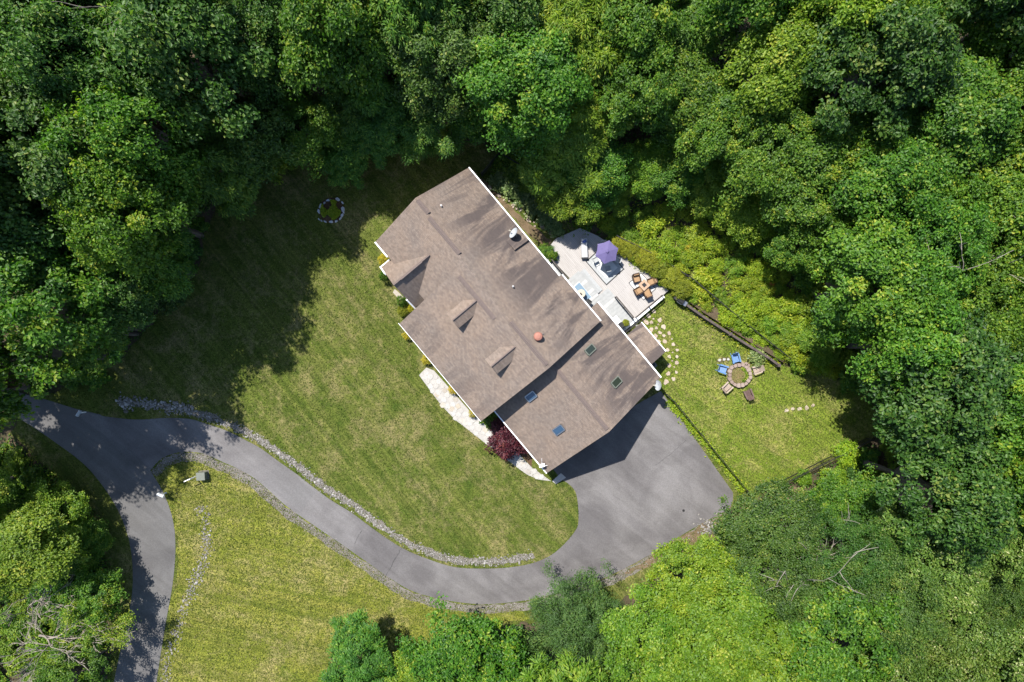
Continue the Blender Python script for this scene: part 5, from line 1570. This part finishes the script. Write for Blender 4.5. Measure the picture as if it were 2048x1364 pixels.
HAND = [
    ('bright1', 1470, 1215, 12, 4.2, 'large lime green tree behind the parking court maple', 'lime trees below the parking court'),
    ('bright2', 1340, 1345, 12, 4.2, 'large lime green tree behind the parking court maple', 'lime trees below the parking court'),
    ('locust1', 1420, 370, 6, 2.6, 'young lime green feathery tree at the top of the sunny bank', None),
    ('bright2', 1500, 430, 6, 2.6, 'young yellow green tree on the upper corner of the bank', None),
    ('maple2', 1590, 500, 8, 3.0, 'mid green tree standing over the orange shrub on the bank', None),
    ('bright1', 1372, 1142, 11, 4.0, 'bright yellow green maple at the edge of the parking court', None),
    ('bright1', 1290, 1290, 12, 4.3, 'bright lime green tree between the hemlock and the parking court', None),
    ('bright2', 1400, 1270, 14, 4.8, 'large lime green tree behind the parking court maple', 'lime trees below the parking court'),
    ('bright1', 1530, 1345, 14, 4.8, 'large lime green tree behind the parking court maple', 'lime trees below the parking court'),
    ('dark2', 1538, 1052, 10, 3.6, 'dark green small leafed tree at the corner of the yard fence', None),
    ('fine1', 1570, 1150, 13, 4.6, 'dusky green tree with bare twigs below the parking court', None),
    ('maple2', 1712, 1010, 8, 3.5, 'mid green tree against the low yard fence', None),
    ('needle', 1152, 1256, 10, 3.8, 'dark feathery hemlock at the bottom bend of the driveway', None),
    ('maple2', 942, 1308, 10.5, 4.6, 'round leafy green maple below the driveway bend', None),
    ('bright2', 845, 1350, 8, 3.2, 'yellow green tree on the field side of the round maple', None),
    ('ash1', 708, 1305, 7.5, 3.3, 'small dark green tree standing in the lower field', None),
    ('bright1', 105, 1015, 6, 3.2, 'bright green tree beside the road opposite the white mailbox', None),
    ('maple1', 155, 1090, 4.5, 2.3, 'mid green tree overhanging the sunny stretch of road', None),
    ('bright2', 60, 1100, 10, 3.8, 'yellow green tree behind the roadside trees', None),
    ('airy', 190, 1210, 6.5, 2.6, 'thin green tree at the roadside next to the ivy covered dead tree', None),
    ('airy', 150, 1345, 8, 3.0, 'thin green tree past the dead trees at the roadside', None),
    ('ash1', 700, 290, 6.5, 2.9, 'small feathery tree overhanging the lawn behind the ringed flower bed', None),
    ('locust1', 1140, 120, 15, 4.4, 'tall pale feathery tree behind the rail fence corner', 'feathery trees behind the rail fence'),
    ('locust1', 1180, 225, 11, 4.0, 'tall pale feathery tree behind the rail fence corner', 'feathery trees behind the rail fence'),
    ('locust1', 1150, 392, 6.8, 2.6, 'young feathery tree casting dappled shade on the terrace', None),
    ('locust1', 1225, 395, 4.2, 1.9, 'young feathery tree on the bank behind the lavender umbrella', None),
    ('bright2', 1290, 330, 6, 2.5, 'bright loose leafed tree on the bank above the umbrella', None),
    ('bright2', 1640, 690, 3.6, 1.9, 'low leafy green tree at the end of the timber wall', None),
]
for key, u, v, h, R, lb, gr in HAND:
    bu, bv = crown_at(u, v, h)
    tree(key, bu, bv, h, R, lb, gr, 'hemlock_tree' if key == 'needle' else 'broadleaf_tree')

LIT = [[(725, 485), (695, 560), (668, 640), (625, 760), (530, 850), (425, 880), (480, 960), (600, 1060), (760, 1180), (1000, 1260), (1250, 1160), (1460, 1030), (1330, 790), (1325, 600), (1150, 500), (940, 315), (830, 400)],
       [(1340, 610), (1540, 740), (1640, 795), (1715, 855), (1570, 955), (1490, 990), (1335, 790)],
       [(275, 1010), (325, 1000), (348, 1070), (330, 1140), (285, 1120)], [(420, 1000), (480, 970), (700, 1130), (740, 1260), (430, 1364)]]
BANK = [(1195, 440), (1260, 425), (1400, 405), (1480, 430), (1530, 500), (1580, 580), (1600, 640), (1600, 735), (1560, 725), (1440, 640), (1340, 570), (1260, 510)]
LIT.append([(955, 335), (1010, 345), (1060, 375), (1120, 445), (1180, 455), (1130, 480), (1090, 470), (1030, 420)])
LIT.append([(1230, 470), (1330, 450), (1440, 450), (1540, 540), (1590, 620), (1600, 720), (1560, 720), (1440, 640), (1340, 570)])
def shade_ok(u, v, h, R):
    for f in (.45, .7, 1.0):
        d = h * f / TANE / M
        x, y = u + SHX * d, v - SHY * d
        q = R / M * (.8 if f < .9 else .35)
        for ox, oy in ((0, 0), (q, 0), (-q, 0), (0, q), (0, -q)):
            for pl in LIT:
                if inside(pl, x + ox * .8, y + oy * .8): return False
    return True
ZONES = {
    'west': (['maple1', 'dark1', 'maple3', 'dark2', 'pale1', 'ash2'], [1, 5, 1, 5, 1, 2], 'on the wooded edge of the shaded lawn'),
    'north': (['ash1', 'ash2', 'dark1', 'dark2', 'maple3'], [4, 3, 2, 2, 2], 'in the wood behind the ringed flower bed'),
    'bank': (['ash1', 'locust1', 'bright1', 'maple1', 'maple2'], [3, 4, 1, 2, 2], 'on the wooded slope above the terrace'),
    'east': (['maple1', 'maple2', 'maple3', 'bright2', 'dark1', 'ash1'], [4, 4, 3, 2, 1, 1], 'in the wood beside the fire pit lawn'),
    'south': (['pale1', 'pale2', 'maple2', 'fine1'], [4, 4, 1, 1], 'in the wood below the yard fence'),
    'road': (['maple1', 'maple2', 'bright1', 'ash1', 'fine1'], [3, 2, 2, 1, 1], 'in the wood across the road'),
}
DESC = {'maple': 'mid green broadleaf tree', 'dark': 'dark green broadleaf tree', 'airy': 'open crowned tree', 'locust': 'lime green feathery tree', 'pale': 'pale flecked tree', 'ash': 'feathery leafed green tree', 'bright': 'yellow green broadleaf tree', 'fine': 'dusky fine leafed tree', 'needle': 'evergreen tree'}
def zone(u, v):
    if v > 930 and u > 1150: return 'south'
    if u < 420 and v > 740: return 'road'
    if u < 560: return 'west'
    if u < 1000: return 'north'
    if u < 1380: return 'bank'
    return 'east'
def place_of(z, u, v):
    if z == 'east': return 'in the wood above the sunny bank' if v < 450 else ('in the wood beyond the timber wall' if v < 740 else 'in the wood beyond the low yard fence')
    if z == 'bank': return 'on the wooded slope behind the rail fence' if u < 1180 else 'on the wooded slope above the terrace'
    if z == 'west': return 'in the wood at the far corner of the shaded lawn' if v < 330 else ('on the wooded edge beside the shaded lawn' if v < 560 else 'in the wood beside the shaded ditch')
    return ZONES[z][2]
def far_from_clear(u, v, q):
    for k in range(8):
        a = k * math.pi / 4
        if inside(CLEAR, u + q * math.cos(a), v + q * math.sin(a)): return False
    return not inside(CLEAR, u, v)
for u, v, h in ((215, 712, 21), (150, 742, 22), (75, 770, 21), (275, 655, 20), (12, 690, 21), (-50, 720, 21)):
    random.seed(u); tree('airy', u, v, h, 4.9, 'very tall green tree whose shade covers the road junction', 'tall trees shading the road junction')
for u, v, h, key in ((402, 470, 20, 'maple1'), (378, 545, 12, 'ash2'), (325, 596, 13, 'dark2'), (440, 388, 21, 'maple1'), (505, 346, 12, 'ash1'), (575, 318, 12, 'dark1'), (275, 668, 11, 'ash2'), (650, 300, 10, 'maple2'), (790, 278, 8, 'ash1'), (880, 272, 7.5, 'ash2')):
    random.seed(v); ds_ = DESC[key.rstrip('123')]
    tree(key, u, v, h, 3.5 if h < 15 else 4.6, f'{"tall" if h > 15 else "medium"} {ds_} fringing the shaded lawn', f'{"tall" if h > 15 else "medium"} {ds_}s fringing the shaded lawn')
rt = random.Random(77)
for att in range(9000):
    u, v = rt.uniform(-30, 2078), rt.uniform(-30, 1394)
    if inside(CLEAR, u, v) or inside(BANK, u, v) or not far_from_clear(u, v, 22): continue
    z = zone(u, v)
    if z == 'road' and ((u > 235 and v > 850) or v > 1060): continue
    if z == 'south' and v > 1240 and u < 1210: continue
    h = {'west': rt.uniform(18, 26), 'north': rt.uniform(12, 19), 'bank': rt.uniform(9, 19), 'east': rt.uniform(11, 20), 'south': rt.uniform(10, 17), 'road': rt.uniform(9, 20)}[z]
    if z == 'road' and v > 900: h *= .65
    R = 2.5 + .115 * h + rt.uniform(-.3, .5)
    ok = True
    while h > 4.2 and not shade_ok(u, v, h, R):
        h *= .9; R = max(2.0, R * .95)
    if h <= 4.2: continue
    # keep what the frame can show
    k = 1 - .45 * h / H
    iu, iv = CX + (u - CX) / k, CY + (v - CY) / k
    mg = R / M
    if iu < -mg * .5 or iu > 2048 + mg * .5 or iv < -mg * .5 or iv > 1364 + mg * .5: continue
    for (x, y, q) in TREES:
        if math.hypot(x - u, y - v) < (q + R) / M * .5: ok = False; break
    if not ok: continue
    keys, wts, place = ZONES[z]
    place = place_of(z, u, v)
    key = rt.choices(keys, wts)[0]
    ds = DESC[key.rstrip('123')]
    size = 'tall' if h > 14 else ('medium' if h > 8 else 'short')
    random.seed(att)
    tree(key, u, v, h, R, f'{size} {ds} {place}', f'{size} {ds}s {place}'[:70])
# shorter trees that close the edge of the wood down to the lawn
for att in range(5000):
    u, v = rt.uniform(-30, 2078), rt.uniform(-30, 1394)
    if inside(CLEAR, u, v) or inside(BANK, u, v) or far_from_clear(u, v, 75) or not far_from_clear(u, v, 8): continue
    z = zone(u, v)
    if z in ('road', 'south') or (1000 < u < 1640 and 280 < v < 760): continue
    h = rt.uniform(5, 9.5); R = 1.5 + .17 * h
    while h > 3.4 and not shade_ok(u, v, h, R):
        h *= .9; R *= .95
    if h <= 3.4: continue
    if any(math.hypot(x - u, y - v) < (q * .55 + R * .8) / M * .62 for x, y, q in TREES): continue
    key = rt.choice(['maple1', 'maple2', 'dark1', 'ash1', 'ash2'])
    ds = DESC[key.rstrip('123')]
    random.seed(att)
    tree(key, u, v, h, R, f'low edge {ds} {place_of(z, u, v)}', f'low edge {ds}s {place_of(z, u, v)}'[:70])
print('TREES', len(TREES))

# shrubs of the bank and the wood edge
SPOTS = []
def scatter(poly, want, rmin, rmax, keys, label, grp, sp=.7, avoid=None, lit=False):
    xs = [p[0] for p in poly]; ys = [p[1] for p in poly]
    got = 0
    for _ in range(want * 60):
        if got >= want: break
        u, v = rt.uniform(min(xs), max(xs)), rt.uniform(min(ys), max(ys))
        if not inside(poly, u, v): continue
        if avoid and inside(avoid, u, v): continue
        R = rt.uniform(rmin, rmax)
        w_ = P(u, v)
        if any((w_ - a_.lerp(b_, t_)).length < R + .25 for a_, b_ in zip(wl, wl[1:]) for t_ in (0, .25, .5, .75, 1)): continue
        if any(math.hypot(x - u, y - v) * M < (q + R) * sp for x, y, q in SPOTS): continue
        if not lit and not shade_ok(u, v, R * 1.4, R): continue
        SPOTS.append((u, v, R)); got += 1
        shrub(rt.choice(keys), P(u, v), R, R * rt.uniform(1.1, 1.5), label, grp)
scatter(BANK, 75, .55, 1.3, ['lime1', 'lime2', 'lime1', 'bright1', 'bright3'], 'bushy yellow green shrub on the sunny bank behind the hedge', 'shrubs on the sunny bank', .8, None, True)
scatter([(1450, 640), (1560, 650), (1640, 640), (1660, 740), (1560, 725)], 22, .9, 1.5, ['lime1', 'bright1', 'lime2', 'bright2'], 'large bushy lime green shrub beyond the timber wall', 'shrubs beyond the timber wall', .5, None, True)
scatter([(1005, 305), (1100, 330), (1190, 420), (1160, 440), (1060, 360)], 14, .6, 1.1, ['bright1', 'bright3', 'dark1'], 'green shrub between rail fence and terrace', 'shrubs between rail fence and terrace', .7, None, True)
EDGE = [(-20, 700), (150, 700), (250, 620), (340, 500), (380, 400), (450, 320), (600, 270), (800, 240), (960, 240), (1100, 250), (1200, 340), (1190, 440), (1100, 420), (1010, 300), (950, 285), (700, 298), (600, 320), (470, 365), (415, 440), (390, 550), (330, 610), (200, 752), (0, 780)]
scatter([(1600, 560), (1680, 560), (1760, 700), (1660, 738), (1605, 735)], 16, 1.0, 1.8, ['bright1', 'bright2', 'dark1'], 'big green shrub at the foot of the wood beyond the timber wall', 'shrubs at the foot of the wood', .6, None, True)
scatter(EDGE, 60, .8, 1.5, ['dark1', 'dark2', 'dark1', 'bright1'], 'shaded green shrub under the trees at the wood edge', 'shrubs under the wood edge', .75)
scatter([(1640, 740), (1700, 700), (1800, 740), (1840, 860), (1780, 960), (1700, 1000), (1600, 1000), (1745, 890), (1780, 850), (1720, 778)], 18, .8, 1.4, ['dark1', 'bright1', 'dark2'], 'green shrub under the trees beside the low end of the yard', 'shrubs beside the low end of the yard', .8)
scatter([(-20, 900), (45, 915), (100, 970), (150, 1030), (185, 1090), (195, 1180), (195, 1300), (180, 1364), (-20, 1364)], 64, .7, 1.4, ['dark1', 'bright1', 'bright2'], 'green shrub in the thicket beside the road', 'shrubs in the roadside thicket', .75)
shrub('orange', P(1535, 572), .6, .8, 'small orange leafed shrub on the sunny bank', None)
shrub('yellow', P(1373, 496), .5, .7, 'small yellow shrub on the sunny bank', None)
shrub('bright1', P(1607, 955, .5).xy.to_3d(), .7, 1.0, 'small lime green bush in front of the low yard fence', None, 'bush', 'bush')
shrub('lime1', P(1692, 908, .5).xy.to_3d(), 1.2, 1.5, 'large yellow green bush at the end of the low yard fence', None, 'bush', 'bush')

# ------------------------------------------------------------------ dead wood
def dead_tree(base, lean, length, seed, label, spread=.55, depth=5, rad=.14, name='dead_tree', ivy=0):
    r = random.Random(seed)
    t = thing(name, base, label, 'dead tree')
    trunk, twig, tips = MB(), MB(), []
    def grow(p, d, ln, ra, dep):
        d = d.normalized()
        pts, rs = [p], [ra]
        q = p; dd = d.copy()
        for i in range(4):
            dd = (dd + Vector((r.gauss(0, .12), r.gauss(0, .12), r.gauss(0, .10)))).normalized()
            q = q + dd * ln / 4
            if q.z < .4: q.z = .4
            pts.append(q.copy()); rs.append(ra * (1 - .14 * (i + 1)))
        (trunk if dep == depth else twig).tube(pts, rs, 6 if dep > 2 else 4, cap=False)
        tips.append(pts[2])
        if dep == 0: return
        for k in range(3 if dep > 1 else 2):
            w = Vector((r.gauss(0, 1), r.gauss(0, 1), r.gauss(0, .45)))
            grow(pts[r.choice((2, 3, 4))] if k else pts[4], dd + w * spread, ln * r.uniform(.55, .8), max(ra * .58, .03), dep - 1)
    grow(Vector(base), Vector(lean), length, rad, depth)
    trunk.build('trunk', 'deadwood', t); twig.build('branches', 'deadwood', t)
    if ivy:
        rg = np.random.default_rng(seed)
        tp = np.array([tuple(q) for q in tips]); tp = tp[rg.integers(0, max(3, len(tp) // 3), ivy // 45)]
        c = np.repeat(tp, 45, 0) + rg.normal(size=(len(tp) * 45, 3)) * .28 - np.array(base)
        k = len(c)
        me = leaf_mesh('ivy', c, np.array([0, 0, .9]) + rg.normal(size=(k, 3)) * .5, rg.normal(size=(k, 3)), .16, .1, rg.random(k), 'leaf_bright')
        linkmesh('ivy', me, t)
dead_tree(P(75, 1270), (.8, .25, 1.0), 5.0, 4, 'bare dead tree with ivy leaning over the roadside thicket', .36, 5, .15, ivy=5000)
dead_tree(P(60, 1215), (.8, .45, .9), 4.4, 9, 'slim bare dead tree beside the ivy covered one', .38, 5, .11)
dead_tree(P(110, 1320), (.75, .5, .8), 3.8, 15, 'crooked bare tree behind the ivy covered dead tree', .4, 5, .11)
dead_tree(P(60, 1180), (-.2, .5, .9), 4.2, 12, 'leafless grey tree at the back of the roadside thicket', .6, 4, .10)
dead_tree(P(*crown_at(1620, 1200, 11)), (-.1, .1, 1), 7.5, 21, 'bare twiggy dead tree among the dusky trees below the court', .55, 4, .12)
dead_tree(P(*crown_at(1985, 440, 16)), (.05, 0, 1), 9.5, 33, 'bare grey dead treetop poking out of the wood beside the yard', .5, 4, .14)
dead_tree(P(*crown_at(275, 85, 14)), (.1, 0, 1), 9.5, 36, 'bare pale dead tree in the gap of the dark wood', .5, 4, .12)

# leafy floor of the woods (uncountable)
r = np.random.default_rng(90)
n = 150000
u = r.uniform(-30, 2078, n); v = r.uniform(-30, 1394, n)
c_ = np.zeros(n, bool); j = len(CLEAR) - 1
for i in range(len(CLEAR)):
    xi, yi = CLEAR[i]; xj, yj = CLEAR[j]
    if yi != yj: c_ ^= ((yi > v) != (yj > v)) & (u < (xj - xi) * (v - yi) / (yj - yi) + xi)
    j = i
bk = np.zeros(n, bool); j = len(BANK) - 1
for i in range(len(BANK)):
    xi, yi = BANK[i]; xj, yj = BANK[j]
    if yi != yj: bk ^= ((yi > v) != (yj > v)) & (u < (xj - xi) * (v - yi) / (yj - yi) + xi)
    j = i
pat = np.sin(u * .021 + 2 * np.sin(v * .013)) * np.sin(v * .024 + 1.5 * np.sin(u * .017))
ok = ~c_ & ~bk & (pat + r.normal(0, .35, n) > -.45)
u, v = u[ok], v[ok]; n = len(u)
cc_ = np.stack([(u - CX) * M, -(v - CY) * M, -.02 + .7 * r.random(n) ** 2], 1)
ln = r.uniform(.16, .36, n)
me = leaf_mesh('undergrowth', cc_, np.array([0, 0, .9]) + r.normal(size=(n, 3)) * .5, r.normal(size=(n, 3)), ln, ln * .55, .35 + .22 * r.normal(size=n), 'leaf_dark')
tag(linkmesh('undergrowth', me), 'dark leafy undergrowth covering the floor of the woods', 'undergrowth', kind='stuff')
